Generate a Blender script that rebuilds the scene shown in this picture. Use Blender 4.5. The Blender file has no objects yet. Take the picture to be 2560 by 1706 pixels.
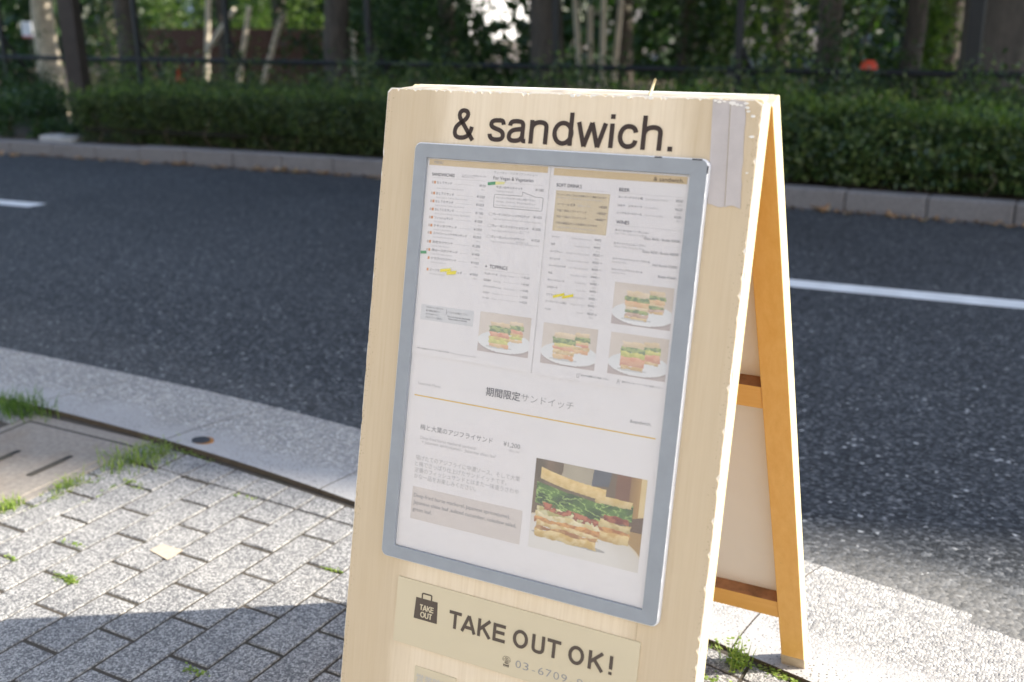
import bpy, math, random
import numpy as np
from mathutils import Vector, Matrix, Euler

random.seed(7)
RNG = np.random.default_rng(7)
SC = bpy.context.scene
COL = SC.collection

# ------------------------------------------------------------------ camera
CAM_F = 2750.69 / 2560 * 36.0
CAM_YAW, CAM_PITCH, CAM_ROLL = -0.5022, -0.3090, -0.0162
CAM_POS = Vector((0.6594, -1.3796, 1.2254))


def cam_axes():
    cy, sy = math.cos(CAM_YAW), math.sin(CAM_YAW)
    cp, sp = math.cos(CAM_PITCH), math.sin(CAM_PITCH)
    fwd = Vector((sy * cp, cy * cp, sp))
    right = Vector((cy, -sy, 0))
    up = right.cross(fwd)
    cr, sr = math.cos(CAM_ROLL), math.sin(CAM_ROLL)
    return right * cr + up * sr, -right * sr + up * cr, fwd


CR, CU, CF = cam_axes()
cam = bpy.data.cameras.new('camera')
cam.lens = CAM_F
cam.sensor_width = 36.0
cam.clip_start = 0.05
cam.clip_end = 600
cam.dof.use_dof = True
cam.dof.focus_distance = 1.70
cam.dof.aperture_fstop = 3.7
cam_o = bpy.data.objects.new('camera', cam)
M = Matrix((CR, CU, -CF)).transposed().to_4x4()
M.translation = CAM_POS
cam_o.matrix_world = M
COL.objects.link(cam_o)
SC.camera = cam_o

# ------------------------------------------------------------------ light
SUN_S = Vector((-1.30, -0.43, -1.0))          # the way the light travels
SUN_DIR = (-SUN_S).normalized()
world = bpy.data.worlds.new('World')
SC.world = world
world.use_nodes = True
nt = world.node_tree
sky = nt.nodes.new('ShaderNodeTexSky')
sky.sky_type = 'NISHITA'
sky.sun_disc = False
sky.sun_elevation = math.asin(SUN_DIR.z)
sky.sun_rotation = math.atan2(SUN_DIR.x, SUN_DIR.y)
sky.air_density = 1.0
sky.dust_density = 1.2
sky.ozone_density = 1.0
nt.links.new(sky.outputs['Color'], nt.nodes['Background'].inputs['Color'])
nt.nodes['Background'].inputs['Strength'].default_value = 0.14
sun = bpy.data.lights.new('sun', 'SUN')
sun.energy = 4.3
sun.angle = math.radians(0.53)
sun.color = (1.0, 0.93, 0.82)
sun_o = bpy.data.objects.new('sun', sun)
sun_o.rotation_euler = SUN_S.to_track_quat('-Z', 'Y').to_euler()
sun_o.location = (6, 3, 8)
COL.objects.link(sun_o)
SC.view_settings.view_transform = 'Standard'
SC.view_settings.look = 'None'
SC.view_settings.exposure = 1.53
SC.view_settings.gamma = 1.0
SC.cycles.max_bounces = 8
SC.cycles.transparent_max_bounces = 16


# ------------------------------------------------------------------ helpers
def px_dir(px, py):
    f = 2750.69
    return CF + CR * ((px - 1280) / f) - CU * ((py - 853) / f)


def at_y(px, py, y):
    d = px_dir(px, py)
    return CAM_POS + d * ((y - CAM_POS.y) / d.y)


def at_z(px, py, z):
    d = px_dir(px, py)
    return CAM_POS + d * ((z - CAM_POS.z) / d.z)


class MB:
    """collects polygons; build() makes one mesh object"""
    def __init__(s):
        s.v, s.f, s.m = [], [], []

    def poly(s, pts, mi=0):
        b = len(s.v)
        s.v += [tuple(p) for p in pts]
        s.f.append(tuple(range(b, b + len(pts))))
        s.m.append(mi)

    def hexa(s, p, mi=0):
        b = len(s.v)
        s.v += [tuple(q) for q in p]
        for q in ((3, 2, 1, 0), (4, 5, 6, 7), (0, 1, 5, 4), (1, 2, 6, 5), (2, 3, 7, 6), (3, 0, 4, 7)):
            s.f.append(tuple(b + i for i in q))
            s.m.append(mi)

    def box(s, a, b, mi=0, T=None):
        (x0, y0, z0), (x1, y1, z1) = a, b
        p = [Vector(q) for q in ((x0, y0, z0), (x1, y0, z0), (x1, y1, z0), (x0, y1, z0),
                                 (x0, y0, z1), (x1, y0, z1), (x1, y1, z1), (x0, y1, z1))]
        if T:
            p = [T(*q) for q in p]
        s.hexa(p, mi)

    def prism(s, outline, lo, hi, mi=0, T=None):
        """outline = list of (a,b); extruded from lo to hi along the third axis"""
        n = len(outline)
        T = T or (lambda a, b, h: (a, b, h))
        b = len(s.v)
        s.v += [tuple(T(p[0], p[1], lo)) for p in outline] + [tuple(T(p[0], p[1], hi)) for p in outline]
        s.f.append(tuple(b + i for i in reversed(range(n))))
        s.f.append(tuple(b + n + i for i in range(n)))
        s.m += [mi, mi]
        for i in range(n):
            j = (i + 1) % n
            s.f.append((b + i, b + j, b + n + j, b + n + i))
            s.m.append(mi)

    def tube(s, pts, rad, sides=8, mi=0, cap=True):
        pts = [Vector(p) for p in pts]
        rad = rad if isinstance(rad, (list, tuple)) else [rad] * len(pts)
        b = len(s.v)
        up = Vector((0.13, 0.31, 1)).normalized()
        for i, p in enumerate(pts):
            t = (pts[min(i + 1, len(pts) - 1)] - pts[max(i - 1, 0)]).normalized()
            a = t.cross(up)
            if a.length < 1e-3:
                a = t.cross(Vector((1, 0, 0)))
            a.normalize()
            c = t.cross(a)
            for k in range(sides):
                an = 2 * math.pi * k / sides
                s.v.append(tuple(p + (a * math.cos(an) + c * math.sin(an)) * rad[i]))
        for i in range(len(pts) - 1):
            for k in range(sides):
                k2 = (k + 1) % sides
                s.f.append((b + i * sides + k, b + i * sides + k2, b + (i + 1) * sides + k2, b + (i + 1) * sides + k))
                s.m.append(mi)
        if cap:
            s.f.append(tuple(b + k for k in range(sides)))
            s.f.append(tuple(b + (len(pts) - 1) * sides + k for k in reversed(range(sides))))
            s.m += [mi, mi]

    def mesh(s, name, mats):
        me = bpy.data.meshes.new(name)
        me.from_pydata(s.v, [], s.f)
        for m in (mats if isinstance(mats, (list, tuple)) else [mats]):
            me.materials.append(m)
        if any(s.m):
            me.polygons.foreach_set('material_index', s.m)
        me.update()
        return me

    def build(s, name, mats, parent=None, smooth=False, **kw):
        me = s.mesh(name, mats)
        if smooth:
            me.polygons.foreach_set('use_smooth', [True] * len(me.polygons))
        return link(name, me, parent, **kw)


def link(name, data, parent=None, label=None, category=None, group=None, kind=None, loc=None):
    o = bpy.data.objects.new(name, data)
    COL.objects.link(o)
    if parent is not None:
        o.parent = parent
    if loc is not None:
        o.location = loc
    if label:
        o['label'] = label
    if category:
        o['category'] = category
    if group:
        o['group'] = group
    if kind:
        o['kind'] = kind
    return o


def bevel(o, w, seg=2, angle=40):
    m = o.modifiers.new('bevel', 'BEVEL')
    m.width = w
    m.segments = seg
    m.limit_method = 'ANGLE'
    m.angle_limit = math.radians(angle)
    return o


# ------------------------------------------------------------------ materials
class NT:
    def __init__(s, name):
        s.mat = bpy.data.materials.new(name)
        s.mat.use_nodes = True
        s.t = s.mat.node_tree
        s.p = s.t.nodes['Principled BSDF']
        s.out = s.t.nodes['Material Output']

    def n(s, typ, **kw):
        nd = s.t.nodes.new(typ)
        for k, v in kw.items():
            setattr(nd, k, v)
        return nd

    def l(s, a, b):
        s.t.links.new(a, b)

    def set(s, sock, v):
        s.p.inputs[sock].default_value = v

    def pos(s, obj=False, scale=None):
        if obj:
            o = s.n('ShaderNodeTexCoord').outputs['Object']
        else:
            o = s.n('ShaderNodeNewGeometry').outputs['Position']
        if scale:
            m = s.n('ShaderNodeMapping')
            m.inputs['Scale'].default_value = scale
            s.l(o, m.inputs['Vector'])
            return m.outputs['Vector']
        return o

    def noise(s, vec, scale, detail=3, rough=0.55, dim='3D'):
        nd = s.n('ShaderNodeTexNoise')
        nd.inputs['Scale'].default_value = scale
        nd.inputs['Detail'].default_value = detail
        nd.inputs['Roughness'].default_value = rough
        s.l(vec, nd.inputs['Vector'])
        return nd.outputs['Fac']

    def voro(s, vec, scale, feature='F1', out='Distance', rnd=1.0):
        nd = s.n('ShaderNodeTexVoronoi', feature=feature)
        nd.inputs['Scale'].default_value = scale
        nd.inputs['Randomness'].default_value = rnd
        s.l(vec, nd.inputs['Vector'])
        return nd.outputs[out]

    def ramp(s, fac, stops, interp='LINEAR'):
        r = s.n('ShaderNodeValToRGB')
        r.color_ramp.interpolation = interp
        e = r.color_ramp.elements
        while len(e) < len(stops):
            e.new(0.5)
        for i, (p, c) in enumerate(stops):
            e[i].position = p
            e[i].color = (c, c, c, 1) if isinstance(c, (int, float)) else (*c[:3], 1)
        s.l(fac, r.inputs['Fac'])
        return r.outputs['Color']

    def mix(s, fac, a, b, mode='MIX'):
        m = s.n('ShaderNodeMix', data_type='RGBA', blend_type=mode)
        for sock, v in ((m.inputs[0], fac), (m.inputs[6], a), (m.inputs[7], b)):
            if isinstance(v, (int, float)):
                sock.default_value = v
            elif isinstance(v, tuple):
                sock.default_value = (*v[:3], 1)
            else:
                s.l(v, sock)
        return m.outputs[2]

    def math(s, op, a, b=None, c=None):
        m = s.n('ShaderNodeMath', operation=op)
        for i, v in enumerate((a, b, c)):
            if v is None:
                continue
            if isinstance(v, (int, float)):
                m.inputs[i].default_value = v
            else:
                s.l(v, m.inputs[i])
        return m.outputs[0]

    def bump(s, h, dist=0.002, strength=0.6):
        b = s.n('ShaderNodeBump')
        b.inputs['Distance'].default_value = dist
        b.inputs['Strength'].default_value = strength
        s.l(h, b.inputs['Height'])
        s.l(b.outputs['Normal'], s.p.inputs['Normal'])

    def base(s, c):
        if isinstance(c, tuple):
            s.p.inputs['Base Color'].default_value = (*c[:3], 1)
        else:
            s.l(c, s.p.inputs['Base Color'])


def plain(name, c, rough=0.6, var=0.12, scale=6.0, spec=0.4, bumpd=0.0, bscale=60, metal=0.0):
    m = NT(name)
    v = m.pos()
    f = m.noise(v, scale, 4)
    lo = tuple(x * (1 - var) for x in c)
    hi = tuple(min(1, x * (1 + var)) for x in c)
    m.base(m.ramp(f, [(0.3, lo), (0.7, hi)]))
    m.set('Roughness', rough)
    m.set('Specular IOR Level', spec)
    m.set('Metallic', metal)
    if bumpd:
        m.bump(m.noise(v, bscale, 3), bumpd)
    return m.mat


def ink(name, c, rough=0.6):
    m = NT(name)
    m.base(c)
    m.set('Roughness', rough)
    m.set('Specular IOR Level', 0.3)
    return m.mat


def mat_paver():
    m = NT('terrazzo_paver')
    v = m.pos()
    c1 = m.voro(v, 215, out='Color')
    d1 = m.voro(v, 215, feature='DISTANCE_TO_EDGE')
    c2 = m.voro(v, 430, out='Color')
    sep = m.n('ShaderNodeSeparateColor')
    m.l(c1, sep.inputs[0])
    sep2 = m.n('ShaderNodeSeparateColor')
    m.l(c2, sep2.inputs[0])
    stone = m.ramp(sep.outputs[0], [(0.0, (0.17, 0.17, 0.175)), (0.38, (0.26, 0.26, 0.26)), (0.56, (0.56, 0.55, 0.535)), (1.0, (0.80, 0.78, 0.75))])
    small = m.ramp(sep2.outputs[1], [(0.0, (0.16, 0.16, 0.165)), (0.52, (0.25, 0.25, 0.25)), (0.72, (0.55, 0.54, 0.525)), (1.0, (0.72, 0.70, 0.67))])
    edge = m.ramp(d1, [(0.05, 0.0), (0.16, 1.0)])
    col = m.mix(edge, small, stone)
    tone = m.noise(v, 7.0, 3)
    col = m.mix(1.0, col, m.ramp(tone, [(0.3, (0.53, 0.53, 0.53)), (0.7, (0.70, 0.69, 0.67))]), 'MULTIPLY')
    m.base(col)
    m.set('Roughness', 0.72)
    m.set('Specular IOR Level', 0.35)
    m.bump(m.math('ADD', edge, m.math('MULTIPLY', sep2.outputs[0], 0.4)), 0.0009, 0.7)
    return m.mat


def mat_asphalt():
    m = NT('asphalt')
    v = m.pos()
    c1 = m.voro(v, 105, out='Color')
    d1 = m.voro(v, 105)
    sep = m.n('ShaderNodeSeparateColor')
    m.l(c1, sep.inputs[0])
    grain = m.ramp(sep.outputs[0], [(0.0, (0.012, 0.0135, 0.015)), (0.45, (0.036, 0.039, 0.043)), (0.75, (0.070, 0.074, 0.079)), (0.95, (0.135, 0.139, 0.143)), (0.991, (0.20, 0.20, 0.20)), (1.0, (0.52, 0.52, 0.50))])
    tone = m.noise(v, 0.7, 5, 0.6)
    col = m.mix(1.0, grain, m.ramp(tone, [(0.3, 0.70), (0.7, 0.98)]), 'MULTIPLY')
    # dusty, worn strip along the near gutter
    sx = m.n('ShaderNodeSeparateXYZ')
    m.l(v, sx.inputs[0])
    t = m.math('ADD', sx.outputs[1], m.math('ADD', m.math('MULTIPLY', sx.outputs[0], 0.17), m.math('MULTIPLY', m.noise(v, 6, 4), 0.16)))
    dust = m.ramp(m.math('MULTIPLY', t, 0.5), [(0.5, 1.0), (0.60, 0.0)])
    xr = m.ramp(m.math('ADD', m.math('MULTIPLY', sx.outputs[0], 0.5), 0.5), [(0.45, 0.15), (0.7, 1.0)])
    col = m.mix(m.math('MULTIPLY', m.math('MULTIPLY', dust, xr), 0.55), col, m.mix(sep.outputs[1], (0.12, 0.115, 0.105), (0.30, 0.285, 0.26)))
    m.base(col)
    m.set('Roughness', 0.82)
    m.set('Specular IOR Level', 0.4)
    m.bump(m.math('SUBTRACT', 1.0, d1), 0.0025, 0.8)
    return m.mat


def mat_aggregate():
    m = NT('aggregate_concrete')
    v = m.pos()
    at = m.n('ShaderNodeAttribute', attribute_name='across')
    c1 = m.voro(v, 135, out='Color')
    sep = m.n('ShaderNodeSeparateColor')
    m.l(c1, sep.inputs[0])
    d1 = m.voro(v, 135, feature='DISTANCE_TO_EDGE')
    stone = m.ramp(sep.outputs[0], [(0, (0.20, 0.195, 0.19)), (0.5, (0.38, 0.365, 0.34)), (0.8, (0.50, 0.465, 0.41)), (1, (0.64, 0.62, 0.59))])
    stone = m.mix(m.ramp(d1, [(0.02, 0.0), (0.12, 1.0)]), (0.22, 0.21, 0.20), stone)
    pits = m.voro(v, 130)
    pn = m.noise(v, 9, 2)
    pit = m.ramp(m.math('ADD', pits, m.math('MULTIPLY', pn, 0.5)), [(0.40, 1.0), (0.50, 0.0)])
    fine = m.noise(v, 240, 2)
    smooth = m.mix(pit, m.ramp(fine, [(0.3, (0.28, 0.272, 0.262)), (0.7, (0.42, 0.405, 0.388))]), (0.11, 0.106, 0.10))
    big = m.noise(v, 5, 4)
    tt = m.math('ADD', at.outputs['Fac'], m.math('MULTIPLY', m.math('SUBTRACT', big, 0.5), 0.7))
    fac = m.ramp(tt, [(0.16, 0.0), (0.42, 1.0)])
    col = m.mix(fac, smooth, stone)
    col = m.mix(1.0, col, m.ramp(m.noise(v, 2.2, 3), [(0.3, 0.92), (0.7, 1.05)]), 'MULTIPLY')
    m.base(col)
    m.set('Roughness', 0.8)
    h = m.mix(fac, m.math('SUBTRACT', 1.0, pit), m.math('MULTIPLY', d1, 4.0))
    m.bump(h, 0.0016, 0.8)
    return m.mat


def mat_concrete(name, c, rough=0.85, sc=40, stain=(0.18, 0.15, 0.11)):
    m = NT(name)
    v = m.pos()
    f = m.noise(v, sc, 5, 0.7)
    big = m.noise(v, 3.5, 4)
    col = m.ramp(f, [(0.3, tuple(x * 0.72 for x in c)), (0.7, tuple(x * 1.18 for x in c))])
    col = m.mix(m.ramp(big, [(0.52, 0.0), (0.72, 0.55)]), col, stain)
    m.base(col)
    m.set('Roughness', rough)
    m.bump(f, 0.0012, 0.7)
    return m.mat


def mat_veneer():
    m = NT('beige_veneer')
    v = m.pos(scale=(260, 14, 9))
    v2 = m.pos(scale=(38, 6, 2.4))
    fine = m.noise(v, 1.0, 3, 0.6)
    wide = m.noise(v2, 1.0, 3, 0.6)
    col = m.ramp(fine, [(0.25, (0.705, 0.585, 0.425)), (0.5, (0.755, 0.64, 0.48)), (0.75, (0.795, 0.68, 0.52))])
    col = m.mix(m.ramp(wide, [(0.45, 0.0), (0.75, 0.5)]), col, (0.72, 0.595, 0.425))
    p = m.pos()
    sx = m.n('ShaderNodeSeparateXYZ')
    m.l(p, sx.inputs[0])
    # weather stains along both long edges
    edge = m.math('ABSOLUTE', sx.outputs[0])
    st = m.noise(m.pos(scale=(60, 10, 9)), 1.0, 4, 0.65)
    e = m.math('ADD', m.math('MULTIPLY', edge, 4.0), m.math('MULTIPLY', st, 0.22))
    col = m.mix(m.ramp(e, [(0.95 / 1.3, 0.0), (1.18 / 1.3, 0.45)]), col, (0.40, 0.29, 0.15))
    speck = m.ramp(m.math('ADD', m.noise(p, 420, 2), m.math('MULTIPLY', m.math('SUBTRACT', edge, 0.262), 9.0)), [(0.70, 0.0), (0.76, 0.6)])
    col = m.mix(speck, col, (0.26, 0.19, 0.11))
    m.base(col)
    m.set('Roughness', 0.48)
    m.set('Specular IOR Level', 0.45)
    m.bump(fine, 0.0002, 0.35)
    return m.mat


def mat_wood(name, lo, hi, rough=0.5, along='z'):
    m = NT(name)
    sc = (90, 90, 5) if along == 'z' else (5, 90, 90)
    f = m.noise(m.pos(scale=sc), 1.0, 4, 0.65)
    col = m.ramp(f, [(0.28, lo), (0.72, hi)])
    p = m.pos()
    sp = m.ramp(m.noise(p, 75, 2), [(0.72, 0.0), (0.78, 0.55)])
    col = m.mix(sp, col, tuple(x * 0.35 for x in lo))
    m.base(col)
    m.set('Roughness', rough)
    m.bump(f, 0.0003, 0.4)
    return m.mat


def mat_leaf(name, cs, trans=0.35, rough=0.45, spec=0.4):
    m = NT(name)
    g = m.n('ShaderNodeNewGeometry')
    n = len(cs)
    col = m.ramp(g.outputs['Random Per Island'], [(i / max(1, n - 1), c) for i, c in enumerate(cs)])
    col = m.mix(1.0, col, m.ramp(m.noise(m.pos(), 1.6, 3), [(0.3, 0.75), (0.7, 1.15)]), 'MULTIPLY')
    m.base(col)
    m.set('Roughness', rough)
    m.set('Specular IOR Level', spec)
    tr = m.n('ShaderNodeBsdfTranslucent')
    m.l(m.mix(1.0, col, (1.5, 1.9, 0.7), 'MULTIPLY'), tr.inputs['Color'])
    mx = m.n('ShaderNodeMixShader')
    mx.inputs[0].default_value = trans
    m.l(m.p.outputs[0], mx.inputs[1])
    m.l(tr.outputs[0], mx.inputs[2])
    m.l(mx.outputs[0], m.out.inputs['Surface'])
    return m.mat


def mat_bark(name, c):
    m = NT(name)
    f = m.noise(m.pos(scale=(22, 22, 5)), 1.0, 5, 0.7)
    col = m.ramp(f, [(0.3, tuple(x * 0.5 for x in c)), (0.7, tuple(x * 1.3 for x in c))])
    col = m.mix(m.ramp(m.noise(m.pos(), 2.5, 3), [(0.55, 0.0), (0.75, 0.5)]), col, (0.09, 0.10, 0.06))
    m.base(col)
    m.set('Roughness', 0.9)
    m.bump(f, 0.02, 0.9)
    return m.mat


def mat_paper(name, c):
    m = NT(name)
    v = m.pos()
    f = m.noise(v, 9, 2)
    m.base(m.ramp(f, [(0.3, tuple(x * 0.985 for x in c)), (0.7, c)]))
    m.set('Roughness', 0.55)
    m.set('Specular IOR Level', 0.3)
    m.bump(m.noise(v, 16, 2), 0.0015, 0.25)
    return m.mat


def mat_print():
    m = NT('photo_print')
    a = m.n('ShaderNodeAttribute', attribute_name='ink')
    m.l(a.outputs['Color'], m.p.inputs['Base Color'])
    m.set('Roughness', 0.5)
    m.set('Specular IOR Level', 0.3)
    return m.mat


def mat_film():
    m = NT('clear_film')
    tr = m.n('ShaderNodeBsdfTransparent')
    gl = m.n('ShaderNodeBsdfGlossy')
    gl.inputs['Roughness'].default_value = 0.22
    b = m.n('ShaderNodeBump')
    b.inputs['Distance'].default_value = 0.004
    b.inputs['Strength'].default_value = 0.5
    m.l(m.noise(m.pos(), 22, 3, 0.5), b.inputs['Height'])
    m.l(b.outputs['Normal'], gl.inputs['Normal'])
    mx = m.n('ShaderNodeMixShader')
    mx.inputs[0].default_value = 0.07
    m.l(tr.outputs[0], mx.inputs[1])
    m.l(gl.outputs[0], mx.inputs[2])
    m.l(mx.outputs[0], m.out.inputs['Surface'])
    return m.mat


def mat_linepaint():
    m = NT('road_paint')
    v = m.pos()
    w = m.ramp(m.noise(v, 60, 4, 0.7), [(0.60, 0.0), (0.72, 0.75)])
    m.base(m.mix(w, m.ramp(m.noise(v, 8, 3), [(0.3, (0.66, 0.66, 0.64)), (0.7, (0.80, 0.80, 0.78))]), (0.16, 0.16, 0.16)))
    m.set('Roughness', 0.6)
    m.bump(m.noise(v, 130, 2), 0.001, 0.5)
    return m.mat


MT = dict(
    paver=mat_paver(), asphalt=mat_asphalt(), agg=mat_aggregate(),
    sand=mat_concrete('joint_soil', (0.060, 0.049, 0.036), sc=90, stain=(0.035, 0.038, 0.018)),
    lid=mat_concrete('lid_concrete', (0.25, 0.22, 0.185), sc=70, stain=(0.19, 0.13, 0.075)),
    lid_dark=ink('slot_dark', (0.035, 0.032, 0.028), 0.95),
    kerb=mat_concrete('kerb_concrete', (0.20, 0.182, 0.172), sc=55, stain=(0.14, 0.12, 0.11)),
    soil=mat_concrete('soil', (0.085, 0.065, 0.045), sc=22, stain=(0.05, 0.045, 0.03)),
    line=mat_linepaint(), veneer=mat_veneer(),
    core=mat_wood('chipped_cream_edge', (0.49, 0.41, 0.23), (0.62, 0.54, 0.34), 0.6),
    batten=plain('worn_batten', (0.37, 0.325, 0.265), 0.7, 0.3, 30),
    white_chip=plain('bare_white_board', (0.80, 0.77, 0.72), 0.7, 0.05, 60),
    orange=mat_wood('orange_varnish', (0.69, 0.375, 0.085), (0.76, 0.45, 0.13), 0.4),
    orange_rail=mat_wood('orange_varnish_rail', (0.66, 0.345, 0.075), (0.74, 0.43, 0.12), 0.4, 'x'),
    rail_grime=plain('rail_grime', (0.26, 0.125, 0.06), 0.7, 0.5, 26),
    panel_in=plain('white_panel', (0.74, 0.70, 0.64), 0.6, 0.04, 5),
    steel_blue=plain('grey_frame', (0.295, 0.32, 0.35), 0.6, 0.05, 40, 0.5),
    frame_edge=plain('frame_edge', (0.72, 0.73, 0.75), 0.35, 0.03, 30, 0.5),
    frame_nick=ink('frame_nick', (0.03, 0.03, 0.035), 0.5),
    paper=mat_paper('white_paper', (0.69, 0.665, 0.665)), print=mat_print(), film=mat_film(),
    brown_ink=ink('brown_black_vinyl', (0.045, 0.030, 0.026), 0.45),
    ink_dark=ink('ink_dark', (0.15, 0.15, 0.165)), ink_mid=ink('ink_mid', (0.30, 0.30, 0.31)),
    ink_pale=ink('ink_pale', (0.50, 0.49, 0.49)), ink_plate=ink('ink_plate', (0.10, 0.078, 0.062)),
    tan=ink('ink_tan', (0.56, 0.44, 0.28)), tan_box=ink('ink_tan_box', (0.59, 0.50, 0.36)),
    grey_box=ink('ink_grey_box', (0.58, 0.58, 0.59)), grey_box2=ink('ink_taupe_box', (0.58, 0.53, 0.50)),
    gold=ink('ink_gold', (0.66, 0.44, 0.10)), icon_o=ink('ink_orange', (0.66, 0.32, 0.15)), icon_g=ink('ink_greyish', (0.52, 0.46, 0.44)),
    st_green=ink('sticker_green', (0.10, 0.34, 0.17)), st_yellow=ink('sticker_yellow', (0.76, 0.66, 0.07)),
    st_pale=ink('sticker_pale_yellow', (0.72, 0.68, 0.30)),
    plate=plain('cream_plate', (0.62, 0.54, 0.38), 0.45, 0.02, 5, 0.45), plate_edge=plain('plate_edge', (0.34, 0.28, 0.18), 0.6),
    tape=plain('grey_cloth_tape', (0.50, 0.46, 0.45), 0.55, 0.06, 45, 0.35, 0.0003, 300),
    foot=plain('foot_tape', (0.44, 0.36, 0.26), 0.5, 0.15, 40),
    iron=plain('iron_plug', (0.035, 0.035, 0.037), 0.6, 0.3, 60, 0.5, 0.001, 200), rust=plain('rust', (0.32, 0.15, 0.05), 0.9, 0.3, 50),
    post=plain('dark_brown_paint', (0.030, 0.024, 0.021), 0.5, 0.2, 12), black=plain('black_paint', (0.012, 0.013, 0.013), 0.55, 0.2, 12),
    slab=mat_concrete('stone_slab', (0.48, 0.46, 0.43), sc=40),
    hedge_a=mat_leaf('hedge_leaf_fine', [(0.022, 0.042, 0.018), (0.044, 0.074, 0.028), (0.082, 0.118, 0.040), (0.17, 0.20, 0.07)]),
    hedge_b=mat_leaf('hedge_leaf_glossy', [(0.024, 0.050, 0.022), (0.048, 0.088, 0.032), (0.095, 0.142, 0.046), (0.21, 0.26, 0.085)], 0.3, 0.32, 0.5),
    hedge_tip=mat_leaf('hedge_tip', [(0.05, 0.10, 0.025), (0.10, 0.16, 0.035), (0.19, 0.24, 0.055)], 0.35),
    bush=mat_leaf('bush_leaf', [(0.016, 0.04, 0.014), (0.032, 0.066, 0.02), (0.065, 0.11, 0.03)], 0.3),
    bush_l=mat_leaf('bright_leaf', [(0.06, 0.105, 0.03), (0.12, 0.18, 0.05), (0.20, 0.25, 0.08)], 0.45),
    crown=mat_leaf('crown_leaf', [(0.014, 0.035, 0.012), (0.026, 0.055, 0.016), (0.05, 0.09, 0.025)], 0.3),
    weed=mat_leaf('weed_leaf', [(0.13, 0.19, 0.035), (0.22, 0.30, 0.06), (0.36, 0.40, 0.12)], 0.4),
    weed_dark=mat_leaf('weed_leaf_dark', [(0.05, 0.10, 0.025), (0.10, 0.17, 0.04), (0.16, 0.22, 0.05)], 0.4),
    dry=mat_leaf('dry_leaf', [(0.13, 0.06, 0.03), (0.22, 0.11, 0.05), (0.36, 0.20, 0.10), (0.42, 0.34, 0.24)], 0.15, 0.7),
    litter=mat_leaf('leaf_crumbs', [(0.05, 0.03, 0.018), (0.11, 0.06, 0.03), (0.20, 0.11, 0.05)], 0.1, 0.8),
    twig=plain('twig', (0.11, 0.08, 0.055), 0.9, 0.2), bark=mat_bark('bark', (0.085, 0.07, 0.055)), bark_pale=mat_bark('pale_bark', (0.64, 0.55, 0.42)),
    core_dark=plain('hedge_occluder', (0.018, 0.018, 0.011), 0.95, 0.3, 20),  # dark fill of the block that stops light inside the hedges
    redwood=mat_wood('red_brown_board', (0.085, 0.036, 0.022), (0.14, 0.06, 0.036), 0.8), white_wall=plain('pale_render', (0.66, 0.65, 0.64), 0.8, 0.05, 2),
    bounce_wall=plain('bounce_render', (0.86, 0.83, 0.79), 0.8, 0.03, 2), glass=ink('dark_glass', (0.03, 0.035, 0.04), 0.08),
    grey_wall=plain('grey_block', (0.36, 0.35, 0.34), 0.85, 0.08, 1.5), roof=plain('roof_grey', (0.16, 0.165, 0.18), 0.7, 0.1, 3),
    pole=plain('pale_pole', (0.66, 0.58, 0.46), 0.8, 0.15, 8), notice=plain('notice_white', (0.72, 0.72, 0.76), 0.5, 0.04, 6), red=plain('red_plastic', (0.62, 0.06, 0.02), 0.45, 0.05, 8),
    notice_red=ink('notice_red', (0.55, 0.12, 0.12)), scrap=plain('paper_scrap', (0.44, 0.37, 0.28), 0.7, 0.08, 90),
    meadow=mat_concrete('park_ground', (0.11, 0.105, 0.05), sc=6, stain=(0.16, 0.13, 0.08)),
)


# ------------------------------------------------------------------ ground lines, y as a function of x
def curve_poly(k, x, lo, hi):
    a, b, c = k
    xc = min(max(x, lo), hi)
    y = a * xc * xc + b * xc + c
    return y + (2 * a * xc + b) * (x - xc)


def y_edge(x):        # asphalt edge, near side
    return curve_poly((-0.03285, -0.17216, 0.90235), x, -3.6, 2.0)


def y_inner(x):       # inner edge of the near gutter
    return curve_poly((-0.0453, -0.21664, 0.46833), x, -3.0, 2.0)


def y_far(x):         # foot of the far kerb
    return curve_poly((-0.00728, -0.01751, 5.69966), x, -12.0, 6.0)


def z_road(y):
    return -0.010 - 0.03 * (y - 0.8)


def frange(a, b, s):
    n = max(1, int(round((b - a) / s)))
    return [a + (b - a) * i / n for i in range(n + 1)]


# ------------------------------------------------------------------ setting
g = MB()
g.poly([(-300, -300, -1.25), (300, -300, -1.25), (300, 300, -1.25), (-300, 300, -1.25)])
g.build('ground', MT['meadow'], kind='structure', label='dark bare ground of the park and surroundings')

g = MB()
xs = frange(-45, 30, 1.0)
for x0, x1 in zip(xs, xs[1:]):
    n = 6
    for i in range(n):
        def P(x, t):
            y = (y_edge(x) - 0.03) * (1 - t) + (y_far(x) + 0.05) * t
            return (x, y, z_road(y))
        g.poly([P(x0, i / n), P(x1, i / n), P(x1, (i + 1) / n), P(x0, (i + 1) / n)])
g.build('road', MT['asphalt'], kind='structure', label='dark asphalt road passing behind the sign', smooth=True)


def line_strip(xa, xb, yc, name, label):
    m = MB()
    for x0, x1 in zip(frange(xa, xb, 0.5), frange(xa, xb, 0.5)[1:]):
        pts = []
        for x, s in ((x0, -1), (x1, -1), (x1, 1), (x0, 1)):
            y = yc(x) + s * 0.076
            pts.append((x, y, z_road(y) + 0.004))
        m.poly(pts)
    m.build(name, MT['line'], kind='structure', label=label)


line_strip(-0.98, 4.1, lambda x: 3.57 + 0.062 * (x + 0.58), 'lane_line', 'white painted lane line right of the sign')
line_strip(-10.6, -5.56, lambda x: 3.452 + 0.09 * (x + 5.56), 'lane_line', 'white painted lane dash left of the sign')

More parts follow.
